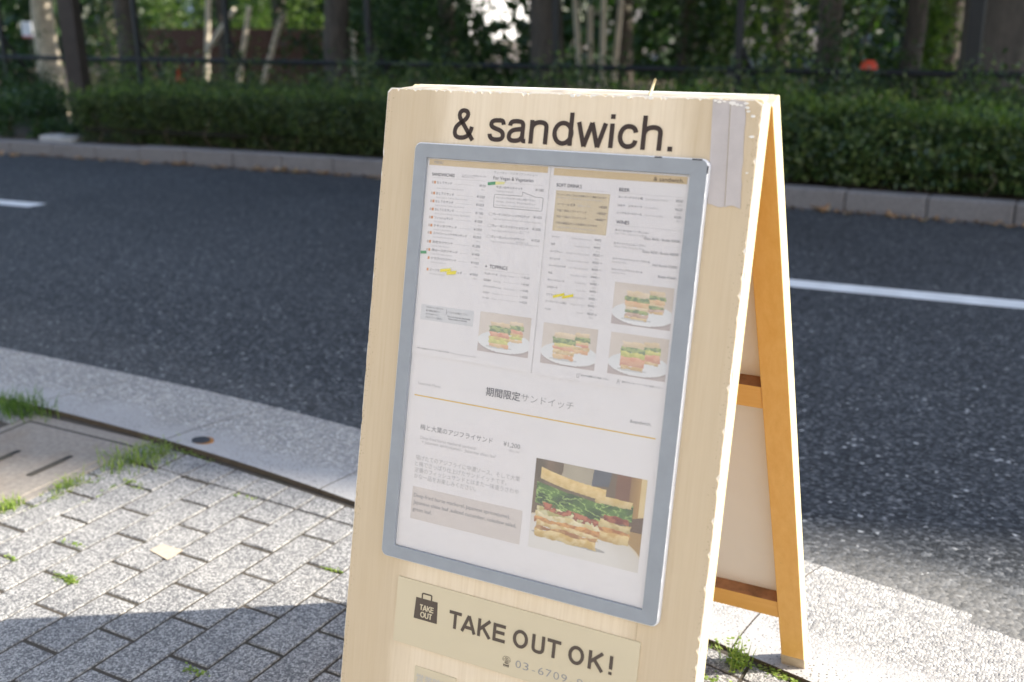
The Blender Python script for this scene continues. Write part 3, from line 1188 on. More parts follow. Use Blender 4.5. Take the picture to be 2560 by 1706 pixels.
def glyph_word(parent, mat, spots, sw, vb, cap, h0, h1):
    """each letter set between its own left and right ink edge"""
    G = glyphs(sw / cap)
    k = 0
    for ch, a0, a1 in spots:
        mb = MB()
        st = G[ch][1]
        xs_ = [p[0] for q in st for p in q]
        lo, hi = min(xs_), max(xs_)
        il, ir = INSET.get(ch, (1, 1))
        b0, b1 = a0 + il * sw / 2, a1 - ir * sw / 2
        for p in st:
            if hi - lo < 1e-4:
                q = [((a0 + a1) / 2, y * cap) for x, y in p]
            else:
                q = [(b0 + (x - lo) / (hi - lo) * (b1 - b0), y * cap) for x, y in p]
            k += 1
            ribbon(mb, q, sw, lambda x, y, h, k=k: FP(x, vb - y, h + 0.00002 * k), h0, h1)
        mb.build('letter', mat, parent)


glyph_word(sign, MT['brown_ink'], [('&', -0.1601, -0.1256), ('s', -0.1036, -0.0772), ('a', -0.0736, -0.0440), ('n', -0.0395, -0.0114), ('d', -0.0047, 0.0262), ('w', 0.0312, 0.0734), ('i', 0.0775, 0.0845), ('c', 0.0902, 0.1180), ('h', 0.1228, 0.1512), ('.', 0.1594, 0.1664)], 0.0061, 0.0690, 0.0435, 0.0002, 0.0007)



# ---- text set with the built-in font, gathered and converted in one go
QUEUE = []


def T(bucket, s, u0, vb, size, u1=None, align='L', mi=0, bold=0.0, track=1.0, cap=None):
    QUEUE.append((bucket, s, u0, vb, size, u1, align, mi, bold, track, cap))


BUCK = {}


def bucket(name, parent, mats, h):
    BUCK[name] = (MB(), parent, mats, h)


def flush_text():
    objs = []
    for q in QUEUE:
        cu = bpy.data.curves.new('tmp', 'FONT')
        cu.body = q[1]
        cu.size = 1.0
        cu.offset = q[8]
        cu.space_character = q[9]
        cu.resolution_u = 3
        o = bpy.data.objects.new('tmp', cu)
        COL.objects.link(o)
        objs.append(o)
    dg = bpy.context.evaluated_depsgraph_get()
    dg.update()
    for o, (bk, s, u0, vb, size, u1, align, mi, bold, track, cap) in zip(objs, QUEUE):
        ev = o.evaluated_get(dg)
        me = ev.to_mesh()
        n = len(me.vertices)
        if n == 0:
            ev.to_mesh_clear()
            continue
        co = np.empty(n * 3)
        me.vertices.foreach_get('co', co)
        co = co.reshape(-1, 3)
        lo, hi = co[:, 0].min(), co[:, 0].max()
        ys = size
        if cap:
            ys = cap / co[:, 1].max()
        kx_ = (abs(u1 - u0) / (hi - lo)) if u1 is not None else ys
        if align == 'R' and u1 is None:
            ux = u0 - (hi - lo) * kx_
        else:
            ux = u0
        mb, parent, mats, h = BUCK[bk]
        b = len(mb.v)
        hh = h
        for x, y, _ in co:
            mb.v.append(tuple(FP(ux + (x - lo) * kx_, vb - y * ys, hh)))
        for p in me.polygons:
            mb.f.append(tuple(b + i for i in p.vertices))
            mb.m.append(mi)
        ev.to_mesh_clear()
    for o in objs:
        c = o.data
        bpy.data.objects.remove(o)
        bpy.data.curves.remove(c)


def rect(mb, u0, u1, v0, v1, h, mi=0):
    mb.poly([FP(u0, v1, h), FP(u1, v1, h), FP(u1, v0, h), FP(u0, v0, h)], mi)


# ---- poster frame
frame = MB()
outer = rrect(-0.2165, 0.2195, 0.0762, 0.6812, 0.010, 5)
n_o = len(outer)
inner = rrect(-0.1958, 0.1958, 0.0968, 0.6626, 0.0006, 5)
HF = 0.0085
b = len(frame.v)
mid_o = rrect(-0.2150, 0.2180, 0.0777, 0.6797, 0.009, 5)
for ring, h in ((outer, 0.0003), (outer, HF - 0.0018), (mid_o, HF), (inner, HF - 0.0012), (inner, 0.0015)):
    for p in ring:
        frame.v.append(tuple(FP(p[0], p[1], h)))
for k in range(4):
    for i in range(n_o):
        j = (i + 1) % n_o
        frame.f.append((b + k * n_o + i, b + k * n_o + j, b + (k + 1) * n_o + j, b + (k + 1) * n_o + i))
        frame.m.append(1 if k < 2 else 0)
pf = frame.build('poster_frame', [MT['steel_blue'], MT['frame_edge']], sign)
mb = MB()
for u0, u1, v0 in ((0.147, 0.1565, 0.0768), (0.197, 0.210, 0.0770)):
    mb.box((u0, v0, HF - 0.0012), (u1, v0 + 0.0016, HF + 0.0004), T=FP)
mb.box((0.2176, 0.085, HF - 0.001), (0.2190, 0.094, HF + 0.0003), T=FP)
mb.build('chipped_spot', MT['frame_nick'], pf, kind='stuff')
mb = MB()
nu, nv = 24, 34
for i in range(nu):
    for j in range(nv):
        us = [-0.1955 + 0.391 * (i + a) / nu for a in (0, 1)]
        vs_ = [0.0972 + 0.565 * (j + a) / nv for a in (0, 1)]
        mb.poly([FP(us[0], vs_[1], 0.0062), FP(us[1], vs_[1], 0.0062), FP(us[1], vs_[0], 0.0062), FP(us[0], vs_[0], 0.0062)])
mb.build('clear_cover', MT['film'], pf)

# ---- pages
season = MB()
season.box((-0.1954, 0.0970, 0.0016), (0.1954, 0.6622, 0.0022), T=FP)
season_p = season.build('seasonal_sheet', MT['paper'], sign, label='white seasonal menu sheet with a big sandwich photo')
mb = MB()
mb.box((-0.1954, 0.0972, 0.0024), (-0.0009, 0.3776, 0.0031), T=FP)
page_l = mb.build('menu_page', MT['paper'], sign, label='white menu page listing sandwiches and toppings')
mb = MB()
mb.box((0.0010, 0.0972, 0.0024), (0.1954, 0.3790, 0.0031), T=FP)
page_r = mb.build('menu_page', MT['paper'], sign, label='white menu page listing drinks, beer and wines')
HP, HS = 0.0033, 0.0024
INKS = [MT['ink_dark'], MT['ink_mid'], MT['ink_pale'], MT['plate'], MT['ink_plate']]
bucket('L', page_l, INKS, HP + 0.0004)
bucket('R', page_r, INKS, HP + 0.0004)
bucket('S', season_p, INKS, HS + 0.0004)


def bands(name, parent, items, mats):
    mb = MB()
    for it in items:
        u0, u1, v0, v1, mi = it[:5]
        rect(mb, u0, u1, v0, v1, it[5] if len(it) > 5 else HP, mi)
    return mb.build(name, mats, parent)


bands('header_band', page_l, [(-0.1925, -0.0047, 0.0984, 0.1068, 0)], [MT['tan']])
bands('header_band', page_r, [(0.0045, 0.1917, 0.0996, 0.1090, 0)], [MT['tan']])
bands('set_price_box', page_r, [(0.0104, 0.0888, 0.1287, 0.1824, 0)], [MT['tan_box']])
bands('bread_choice_box', page_l, [(-0.1857, -0.0982, 0.3045, 0.3266, 0)], [MT['grey_box']])
bands('ingredient_box', season_p, [(-0.1745, 0.0062, 0.5700, 0.6180, 0, HS)], [MT['grey_box2']])
bands('gold_rule', season_p, [(-0.1850, 0.1868, 0.4359, 0.4375, 0, HS)], [MT['gold']])
rules = [(-0.1865, -0.0995, 0.1238), (-0.0863, -0.0092, 0.1238), (-0.0873, -0.0177, 0.2450)]
bands('rule', page_l, [(a, b_, v, v + 0.0003, 0) for a, b_, v in rules], [MT['ink_pale']])
bands('rule', page_r, [(a, b_, v, v + 0.0003, 0) for a, b_, v in [(0.0098, 0.0885, 0.1256), (0.0995, 0.1906, 0.1256), (0.0999, 0.1909, 0.1674)]], [MT['ink_pale']])
for _o in bpy.data.objects:
    if _o.name.split('.')[0] == 'rule':
        _o['kind'] = 'stuff'

JP = 0.0041
EN = 0.0033
PR = 0.0050
T('L', 'MENU', -0.1840, 0.1047, 0.006, -0.1697, cap=0.0043, mi=1)
T('L', 'SANDWICHES', -0.1863, 0.1215, 0.006, -0.1489, cap=0.0043, bold=0.012, mi=0)
T('L', 'パンのトーストを希望されない方は', -0.1372, 0.1187, 0.0025, -0.0985, mi=1)
T('L', 'お申し付けください', -0.1372, 0.1210, 0.0025, -0.1165, mi=1)
items = [('ＢＬＴサンド', '930', 'Bacon, Lettuce & Tomato Sandwich', 0.1321, 0.0245), ('ＢＬＴＣサンド', '1020', 'Bacon, Lettuce, Tomato, Cheese Sandwich', 0.1474, 0.029),
         ('ＢＬＴＥサンド', '1050', 'Bacon, Lettuce, Tomato, Egg Sandwich', 0.1586, 0.029), ('ＢＬＴＣＥサンド', '1180', 'Bacon, Lettuce, Tomato, Cheese, Egg Sandwich', 0.1700, 0.031),
         ('フィッシュサンド', '1000', 'Fish Sandwich', 0.1816, 0.031), ('チキンカツサンド', '1050', 'Chicken Cutlet Sandwich', 0.1928, 0.038),
         ('スパイシーレッドチキンサンド', '1050', 'Spicy Red Chicken Sandwich', 0.2034, 0.056), ('海老カツサンド', '1280', 'Shrimp Cutlet Sandwich', 0.2159, 0.034),
         ('厚ロースカツサンド', '1400', 'Thick Pork Cutlet Sandwich', 0.2274, 0.043), ('クラブハウスサンド', '1420', 'Clubhouse Sandwich', 0.2391, 0.042), ('ビーフステーキサンドイッチ', '1950', 'Beef Steak Sandwich', 0.2556, 0.053)]
ic = MB()
ld = MB()
for k, (jp, pr, en, vb, wd) in enumerate(items):
    T('L', jp, -0.1764, vb, JP, -0.1764 + wd, mi=0)
    T('L', '¥' + pr, -0.0978, vb + 0.0002, PR, -0.0978 - 0.0034 * (len(pr) + 1) * -1 - 0.0034 * (len(pr) + 1) * 0 if False else None, 'R', mi=1)
    T('L', en, -0.1764, vb + 0.0050 + (0.0022 if k == 0 else 0), EN * 0.92, None, mi=2)
    T('L', '(税込)', -0.0985, vb + 0.0048, 0.0024, None, 'R', mi=2)
    if k < 9:
        rect(ic, -0.1858, -0.1828, vb - 0.0033, vb + 0.0003, HP, 1)
    rect(ic, -0.1822, -0.1790, vb - 0.0034, vb + 0.0004, HP, 0)
    if -0.1764 + wd + 0.003 < -0.118:
        rect(ld, -0.1764 + wd + 0.003, -0.1165, vb - 0.0012, vb - 0.0009, HP, 0)
ic.build('bread_icons', [MT['icon_o'], MT['icon_g']], page_l, kind='stuff')
T('L', 'ヴィーガン・ベジタリアンメニュー', -0.0865, 0.1122, 0.0037, -0.0196, mi=1)
T('L', 'For Vegan & Vegetarian', -0.0867, 0.1206, 0.006, -0.0247, cap=0.0046, mi=0)
T('L', 'やさいのサンドイッチ', -0.0810, 0.1321, JP, -0.0399, mi=0)
T('L', '¥1380', -0.0078, 0.1320, PR, None, 'R', mi=1)
T('L', 'Vegetable Sandwich', -0.0810, 0.1370, EN, None, mi=2)
bub = [(-0.0815, 0.1408), (-0.0401, 0.1403), (-0.0395, 0.1349), (-0.0204, 0.1400), (-0.0090, 0.1402), (-0.0077, 0.1415), (-0.0079, 0.1570), (-0.0093, 0.1583), (-0.0815, 0.1583), (-0.0829, 0.1570), (-0.0830, 0.1422), (-0.0815, 0.1408)]
sb_ = MB()
ribbon(sb_, [(a, -c) for a, c in bub], 0.0006, lambda a, c, h: FP(a, -c, h), HP, HP + 0.0001)
sb_.build('speech_bubble', MT['ink_mid'], page_l)
T('L', 'ドレッシングを３パターンからお選びください', -0.0790, 0.1460, 0.0030, -0.0190, mi=1)
T('L', 'マイルド、スパイシー、マイルド＆スパイシー', -0.0790, 0.1512, 0.0030, -0.0180, mi=1)
T('L', 'You can choose a dressing from mild, spicy, mild & spicy', -0.0815, 0.1558, 0.0028, -0.0120, mi=2)
for jp, pr, en, vb, wd, sub in (('ヴィーガンスパイシー レッドチキンサンド', '1420', 'Vegan Spicy Red Chicken Sandwich with Soy Sauce Mayonnaise', 0.1693, 0.0560, ''), ('ヴィーガンファラフェルサンド', '1500', 'Vegan Falafel Sandwich with Curry Sauce', 0.1852, 0.0565, 'カレーソース'), ('ヴィーガンハンバーグサンド', '1550', 'Vegan Hamburger Sandwich and vegan demiglace sauce', 0.2004, 0.0520, 'デミグラスソース')):
    T('L', jp, -0.0818, vb, JP, -0.0818 + wd, mi=0)
    T('L', '¥' + pr, -0.0070, vb - 0.0004, PR, None, 'R', mi=1)
    T('L', en, -0.0815, vb + 0.0058, EN * 0.9, None if len(en) < 45 else -0.0080, mi=2)
    if sub:
        T('L', sub, -0.0240, vb + 0.0036, 0.0024, None, 'R', mi=1)
    pts = arc(-0.0862, -(vb - 0.0014), 0.0030, 0.0020, 0, 360, 16)
    s2 = MB()
    ribbon(s2, pts, 0.0004, lambda a, c, h: FP(a, -c, h), HP, HP + 0.0001)
    s2.build('vegan_mark', MT['ink_pale'], page_l)
T('L', '+', -0.0874, 0.2430, 0.0075, mi=0)
T('L', 'TOPPINGS', -0.0800, 0.2426, 0.006, -0.0518, cap=0.0050, mi=0)
for jp, en, pr, vb, wd in (('チェダーチーズ', 'Cheddar Cheese', '160', 0.2515, 0.0205), ('目玉焼き', 'Fried Egg', '160', 0.2606, 0.0110), ('スライスハラペーニョ', 'Sliced Jalapeno', '180', 0.2692, 0.0275), ('アボカド', 'Avocado', '220', 0.2778, 0.0108), ('ベーコン', 'Bacon', '220', 0.2850, 0.0108)):
    T('L', jp, -0.0870, vb, 0.0033, -0.0870 + wd, mi=0)
    T('L', en, -0.0870 + wd + 0.004, vb, EN, None, mi=2)
    T('L', '+ ¥' + pr, -0.0168, vb, 0.0042, None, 'R', mi=1)
    e0 = -0.0870 + wd + 0.004 + len(en) * 0.0015 + 0.002
    if e0 < -0.034:
        rect(ld, e0, -0.0325, vb - 0.0012, vb - 0.0009, HP, 0)
ld.build('leader_lines', [MT['ink_pale']], page_l, kind='stuff')
for i, s in enumerate(('やきめのついた白いパン', '黒い雑穀の胚芽パン', 'おすすめのパン！', 'グルテンフリー玄米パン')):
    T('L', s, -0.1770, 0.3090 + 0.0048 * i, 0.0030, -0.1770 + 0.0026 * len(s), mi=0)
T('L', ')', -0.1440, 0.3135, 0.0085, mi=1)
T('L', 'こちらからお選びください', -0.1405, 0.3122, 0.0030, -0.1075, mi=0)
T('L', 'You can choose the bread', -0.1410, 0.3182, 0.0033, -0.1035, mi=0, bold=0.01)
T('L', 'from white or brown.', -0.1385, 0.3216, 0.0033, -0.1075, mi=0, bold=0.01)
T('L', '※すべての商品はテイクアウトでもご注文いただけます', -0.1870, 0.3690, 0.0026, -0.1325, mi=0)
T('L', 'These are served as salad.', -0.1305, 0.3692, 0.0030, -0.0880, mi=2)

T('R', '& sandwich.', 0.1468, 0.1074, 0.006, 0.1875, cap=0.0052, mi=4)
T('R', 'SOFT DRINKS', 0.0104, 0.1238, 0.006, 0.0476, cap=0.0045, mi=0, bold=0.008)
T('R', 'BEER', 0.1010, 0.1237, 0.006, 0.1159, cap=0.0044, mi=0, bold=0.008)
T('R', 'WINES', 0.1014, 0.1656, 0.006, 0.1196, cap=0.0045, mi=0, bold=0.008)
T('R', 'サンドイッチをご注文のお客様はセット価格となります', 0.0130, 0.1350, 0.0028, 0.0840, mi=0)
T('R', 'When you order sandwiches, you can use set price.', 0.0130, 0.1387, 0.0028, 0.0790, mi=2)
for jp, en, pr, vb in (('コーヒー or 紅茶', 'Coffee or Tea', '+¥200', 0.1478), ('下記 * 印のソフトドリンク', '', '+¥350*', 0.1562), ('下記 ** 印のソフトドリンク', '', '+¥400**', 0.1645)):
    T('R', jp, 0.0142, vb, 0.0036, 0.0142 + (0.0265 if en else 0.0440), mi=0)
    if en:
        T('R', en, 0.0440, vb, EN, None, mi=2)
    T('R', pr, 0.0865, vb, 0.0045, None, 'R', mi=0)
T('R', '○印の商品はセット対象外となります', 0.0148, 0.1727, 0.0036, 0.0750, mi=0)
T('R', 'Circled drinks are not included in the set', 0.0170, 0.1778, 0.0030, 0.0735, mi=2)
drinks = [('コーヒー', 'Coffee (Hot or Iced)', '490', '', 0.1915), ('紅茶', 'Tea (Hot or Iced)', '490', '', 0.2015), ('ハーブティー', 'Herbal Tea (Hot or Iced)', '550', '**', 0.2113), ('カフェラテ', 'Cafe Latte (Hot or Iced)', '550', '**', 0.2211), ('オーツミルクラテ', 'Oat Milk Latte (Iced)', '600', '**', 0.2304), ('牛乳', 'Milk (Hot or Iced)', '490', '*', 0.2403),
          ('オレンジジュース', 'Orange Juice', '490', '*', 0.2495), ('コカコーラ', 'Coca-Cola', '490', '*', 0.2594), ('コカコーラゼロ', 'Coca-Cola Zero', '490', '*', 0.2692), ('ジンジャーエール辛口', 'Ginger Ale Dry', '490', '*', 0.2786), ('ペリエ', 'Perrier', '620', '○', 0.2890)]
for jp, en, pr, mk, vb in drinks:
    T('R', jp, 0.0107, vb, 0.0034, 0.0107 + 0.0031 * len(jp), mi=0)
    T('R', en, 0.0680, vb - 0.0002, EN, None, 'R', mi=2)
    T('R', '¥' + pr, 0.0828, vb - 0.0004, 0.0046, None, 'R', mi=1)
    if mk:
        T('R', mk, 0.0845, vb, 0.0040, None, mi=1)
    T('R', '(税込)', 0.0822, vb + 0.0040, 0.0022, None, 'R', mi=2)
for jp, en, pr, vb, wd in (('スーパードライ小瓶', 'Super Dry small bottle', '550', 0.1322, 0.034), ('コロナ　エキストラ', 'Corona Extra', '650', 0.1430, 0.034), ('ノンアルコールビール', 'Non-alcoholic Beer', '500', 0.1527, 0.035)):
    T('R', jp, 0.1008, vb, 0.0034, 0.1008 + wd, mi=0)
    T('R', en, 0.1008 + wd + 0.004, vb, EN, None, mi=2)
    T('R', '¥' + pr, 0.1892, vb, 0.0048, None, 'R', mi=1)
    T('R', '(税込)', 0.1885, vb + 0.0042, 0.0024, None, 'R', mi=2)
for jp, en, pr, vb, wd in (('赤 チリ カベルネ・ソーヴィニョン', 'Red / Chile / Cabernet Sauvignon', 'Glass ¥550 / Bottle ¥3000', 0.1752, 0.047), ('白 チリ ソーヴィニョン・ブラン', 'White / Chile / Sauvignon Blanc', 'Glass ¥550 / Bottle ¥3000', 0.1922, 0.044), ('スパークリングワイン ハーフボトル', 'Sparkling Wine', 'Half Bottle ¥2000', 0.2122, 0.052), ('スパークリングワイン ボトル', 'Sparkling Wine', 'Bottle ¥3600', 0.2262, 0.044)):
    T('R', jp, 0.1014, vb, 0.0032, 0.1014 + wd, mi=0)
    T('R', en, 0.1016, vb + 0.0040, EN, None, mi=2)
    T('R', pr, 0.1907, vb + (0.0076 if 'Glass' in pr else 0.0034), 0.0046, None, 'R', mi=1)
T('R', '店内での撮影はご遠慮ください', 0.0735, 0.3709, 0.0029, 0.1144, mi=0)
T('R', '店内でのリモートワークはご遠慮ください', 0.1327, 0.3708, 0.0029, 0.1890, mi=0)
s2 = MB()
for q in ([(0.0676, -0.3735), (0.0708, -0.3735), (0.0708, -0.3688), (0.0676, -0.3688), (0.0676, -0.3735)], [(0.1256, -0.3738), (0.1263, -0.3705), (0.1287, -0.3705), (0.1296, -0.3738)], arc(0.1275, -0.3690, 0.0011, 0.0013, 0, 360, 12), [(0.0716, -0.3684), (0.0724, -0.3674)], [(0.1300, -0.3684), (0.1308, -0.3674)]):
    ribbon(s2, q, 0.0004, lambda a, c, h: FP(a, -c, h), HP, HP + 0.0001)
s2.build('notice_icons', MT['ink_mid'], page_r, kind='stuff')

T('S', 'Seasonal Menu', -0.1805, 0.4206, 0.006, -0.1424, cap=0.0040, mi=2)
T('S', '期間限定', -0.0680, 0.4186, 0.0135, -0.0139, mi=0, bold=0.008)
T('S', 'サンドイッチ', -0.0121, 0.4180, 0.0125, 0.0674, mi=1, bold=-0.012)
T('S', '&sandwich.', 0.1492, 0.4213, 0.006, 0.1793, cap=0.0042, mi=1)
T('S', '梅と大葉のアジフライサンド', -0.1702, 0.4848, 0.0090, -0.0503, mi=1)
T('S', '¥1,200', -0.0330, 0.4852, 0.0090, -0.0068, mi=1)
T('S', '(税込1,320)', -0.0070, 0.4910, 0.0035, None, 'R', mi=2)
T('S', 'Deep-fried horse mackerel sandwich', -0.1689, 0.4988, 0.0062, -0.0752, mi=2)
T('S', '+ Japanese apricot(ume)、Japanese shiso leaf', -0.1657, 0.5048, 0.0062, -0.0430, mi=2)
for s, vb, ue in (('揚げたてのアジフライに中濃ソース、そして大葉', 0.5297, -0.0020), ('と梅でさっぱり仕上げたサンドイッチです。', 0.5389, -0.0220), ('定番のフィッシュサンドとはまた一味違うさわや', 0.5482, -0.0020), ('かな一品をお楽しみください。', 0.5574, -0.0700)):
    T('S', s, -0.1738, vb, 0.0080, ue, mi=2)
for s, vb, ue in (('Deep-fried horse mackerel, Japanese apricot(ume),', 0.5851, -0.0117), ('Japanese shiso leaf ,suliced cucumber, coleslaw salad,', 0.5954, -0.0011), ('green leaf,', 0.6058, -0.1390)):
    T('S', s, -0.1712, vb, 0.0078, ue, mi=1)

# ---- stickers on the cover film
for name, q, mt in (('green_sticker', [(-0.0948, 0.1252), (-0.0830, 0.1234), (-0.0826, 0.1276), (-0.0944, 0.1291)], 'st_green'), ('yellow_sticker', [(-0.0828, 0.1232), (-0.0680, 0.1229), (-0.0690, 0.1260), (-0.0826, 0.1276)], 'st_pale'),
                    ('green_sticker', [(-0.1945, 0.2290), (-0.1850, 0.2282), (-0.1846, 0.2322), (-0.1940, 0.2330)], 'st_green'), ('yellow_sticker', [(-0.1591, 0.2520), (-0.1423, 0.2490), (-0.1415, 0.2530), (-0.1590, 0.2558)], 'st_yellow'),
                    ('yellow_sticker', [(-0.1480, 0.2545), (-0.1322, 0.2512), (-0.1330, 0.2565), (-0.1477, 0.2588)], 'st_yellow'), ('yellow_sticker', [(0.0210, 0.2690), (0.0374, 0.2637), (0.0378, 0.2672), (0.0215, 0.2722)], 'st_yellow'), ('yellow_sticker', [(0.0350, 0.2685), (0.0510, 0.2637), (0.0512, 0.2672), (0.0354, 0.2716)], 'st_yellow')):
    mb = MB()
    hz = 0.0040 if q[0][0] != -0.1480 and q[0][0] != 0.0350 else 0.0044
    mb.prism([(a, c) for a, c in q], hz - 0.0003, hz, 0, FP)
    mb.build(name, MT[mt], page_l if q[0][0] < 0 else page_r)

# ---- take-out plate and the small notice below it
mb = MB()
mb.prism(rrect(-0.1862, 0.1970, 0.7084, 0.8066, 0.002), 0.0002, 0.0024, 0, FP)
plate = mb.build('takeout_plate', [MT['plate']], sign, label='cream plate lettered TAKE OUT OK! with bag symbol')
mb = MB()
mb.prism([(-0.1520, 0.7320), (-0.1153, 0.7316), (-0.1138, 0.7634), (-0.1535, 0.7638)], 0.0025, 0.0029, 0, FP)
ribbon(mb, [(-0.1420, -0.7325), (-0.1420, -0.7252), (-0.1408, -0.7240), (-0.1272, -0.7240), (-0.1260, -0.7252), (-0.1260, -0.7325)], 0.0021, lambda a, c, h: FP(a, -c, h), 0.0025, 0.0028)
bag = mb.build('bag_symbol', MT['ink_plate'], plate)


def stroke_word(mb, s, w, u0, u1, vb, cap, h0, h1):
    st, adv = stroke_text(s, w)
    xs_ = [p[0] for q in st for p in q]
    lo, hi = min(xs_) - w / 2, max(xs_) + w / 2
    k = (u1 - u0) / (hi - lo)
    for i, p in enumerate(st):
        ribbon(mb, p, w, lambda a, c, h: FP(u0 + (a - lo) * k, vb - c * cap, h + 0.00003 * i), h0, h1)


mb = MB()
stroke_word(mb, 'TAKE', 0.17, -0.1452, -0.1198, 0.7492, 0.0084, 0.0030, 0.0032)
stroke_word(mb, 'OUT', 0.17, -0.1426, -0.1218, 0.7598, 0.0084, 0.0030, 0.0032)
mb.build('bag_lettering', MT['plate'], plate)
glyph_word(plate, MT['ink_plate'], [('T', -0.0941, -0.0736), ('A', -0.0730, -0.0497), ('K', -0.0463, -0.0250), ('E', -0.0213, -0.0014), ('O', 0.0108, 0.0342), ('U', 0.0405, 0.0601), ('T', 0.0639, 0.0846), ('O', 0.0965, 0.1198), ('K', 0.1263, 0.1485), ('!', 0.1564, 0.1621)], 0.0047, 0.7628, 0.0258, 0.0025, 0.0029)
bucket('P', plate, INKS, 0.0027)
T('P', '☎', -0.0022, 0.7925, 0.0150, 0.0104, mi=4)
for i, ch in enumerate('03-6709-94'):
    T('P', ch, 0.0186 + 0.0118 * i + (0.0025 if ch == '-' else 0), 0.7916, 0.012, 0.0186 + 0.0118 * i + (0.0072 if ch == '-' else 0.0086), cap=None if ch == '-' else 0.0106, mi=1, bold=-0.008)
mb = MB()
mb.prism(rrect(-0.1448, -0.0742, 0.8352, 0.9300, 0.001), 0.0002, 0.0013, 0, FP)
note = mb.build('hours_label', [MT['plate']], sign)
bucket('N', note, INKS, 0.0016)
T('N', '営業時間', -0.1405, 0.8575, 0.0145, -0.0850, mi=2)
mb = MB()
mb.box((0.1888, 0.6815, 0.00005), (0.1891, 0.7082, 0.0003), T=FP)
mb.build('scratch', MT['plate_edge'], sign)

flush_text()
for k, nm in (('L', 'lettering'), ('R', 'lettering'), ('S', 'lettering'), ('P', 'phone_lettering'), ('N', 'lettering')):
    mb, parent, mats, h = BUCK[k]
    mb.build(nm, mats, parent, kind='stuff')


# ---- printed photographs: a mesh of small coloured cells
def fbm(x, y, sc, seed, octv=4):
    r = np.random.default_rng(seed)
    out = np.zeros_like(x)
    amp, tot = 1.0, 0
    for o in range(octv):
        for k in range(3):
            a = r.uniform(0, 6.28)
            w = sc * (2 ** o) * r.uniform(0.7, 1.3)
            out += amp * np.sin((x * math.cos(a) + y * math.sin(a)) * w + r.uniform(0, 6.28) + 1.3 * np.sin((x * math.sin(a) - y * math.cos(a)) * w * 0.8 + r.uniform(0, 6.28)))
        tot += amp * 1.7
        amp *= 0.55
    return np.clip(0.5 + 0.5 * out / tot, 0, 1)


def lerp(a, b, t):
    return np.asarray(a) * (1 - t[..., None]) + np.asarray(b) * t[..., None]


def cell(W_, H_):
    y, x = np.mgrid[0:H_, 0:W_]
    return (x + 0.5) / W_, (y + 0.5) / H_


def stack(img, x, y, x0, x1, layers, tilt, seed, wob=0.012):
    """layers: list of (y0, y1, colour a, colour b, scale, bulge)"""
    for k, (a, b_, ca_, cb_, sc, bul) in enumerate(layers):
        n1 = fbm(x, y * 0 + k, 18, seed + k, 3) - 0.5
        n2 = fbm(x, y * 0 + k, 18, seed + 30 + k, 3) - 0.5
        ne = fbm(x * 0 + k, y, 26, seed + 60 + k, 3) - 0.5
        yy = y - tilt * (x - x0)
        m = (yy > a + n1 * wob * 3) & (yy < b_ + n2 * wob * 3) & (x > x0 - bul + ne * 0.03) & (x < x1 + bul + ne * 0.03)
        t = np.clip((fbm(x, y, sc, seed + 90 + k, 4) - 0.3) * 2.5, 0, 1)
        col = lerp(ca_, cb_, t)
        sh = 1.0 - 0.25 * np.clip((yy - a) / (b_ - a + 1e-6), 0, 1)
        img[m] = (col * sh[..., None])[m]


def plate_bg(x, y):
    img = lerp((0.62, 0.55, 0.48), (0.50, 0.42, 0.35), np.clip(x * 0.6 + (1 - y) * 0.3, 0, 1))
    e = ((x - 0.52) / 0.53) ** 2 + ((y - 0.70) / 0.27) ** 2
    img[(y > 0.78) & (e > 1)] = (0.40, 0.33, 0.31)
    sh = (((x - 0.53) / 0.52) ** 2 + ((y - 0.75) / 0.26) ** 2) < 1
    img[sh] = img[sh] * 0.80
    m = e < 1
    img[m] = lerp((0.60, 0.62, 0.62), (0.70, 0.70, 0.70), np.clip(y * 1.2 - 0.3, 0, 1))[m]
    return img


BR_A, BR_B = (0.66, 0.50, 0.27), (0.74, 0.60, 0.40)
GD, GL_ = (0.10, 0.19, 0.06), (0.33, 0.42, 0.12)
YL = ((0.50, 0.52, 0.10), (0.66, 0.62, 0.16))
TO = ((0.66, 0.26, 0.15), (0.72, 0.38, 0.22))
SA_ = ((0.70, 0.36, 0.16), (0.74, 0.52, 0.26))
FR = ((0.58, 0.38, 0.14), (0.72, 0.55, 0.28))
HM = ((0.46, 0.28, 0.20), (0.62, 0.42, 0.32))


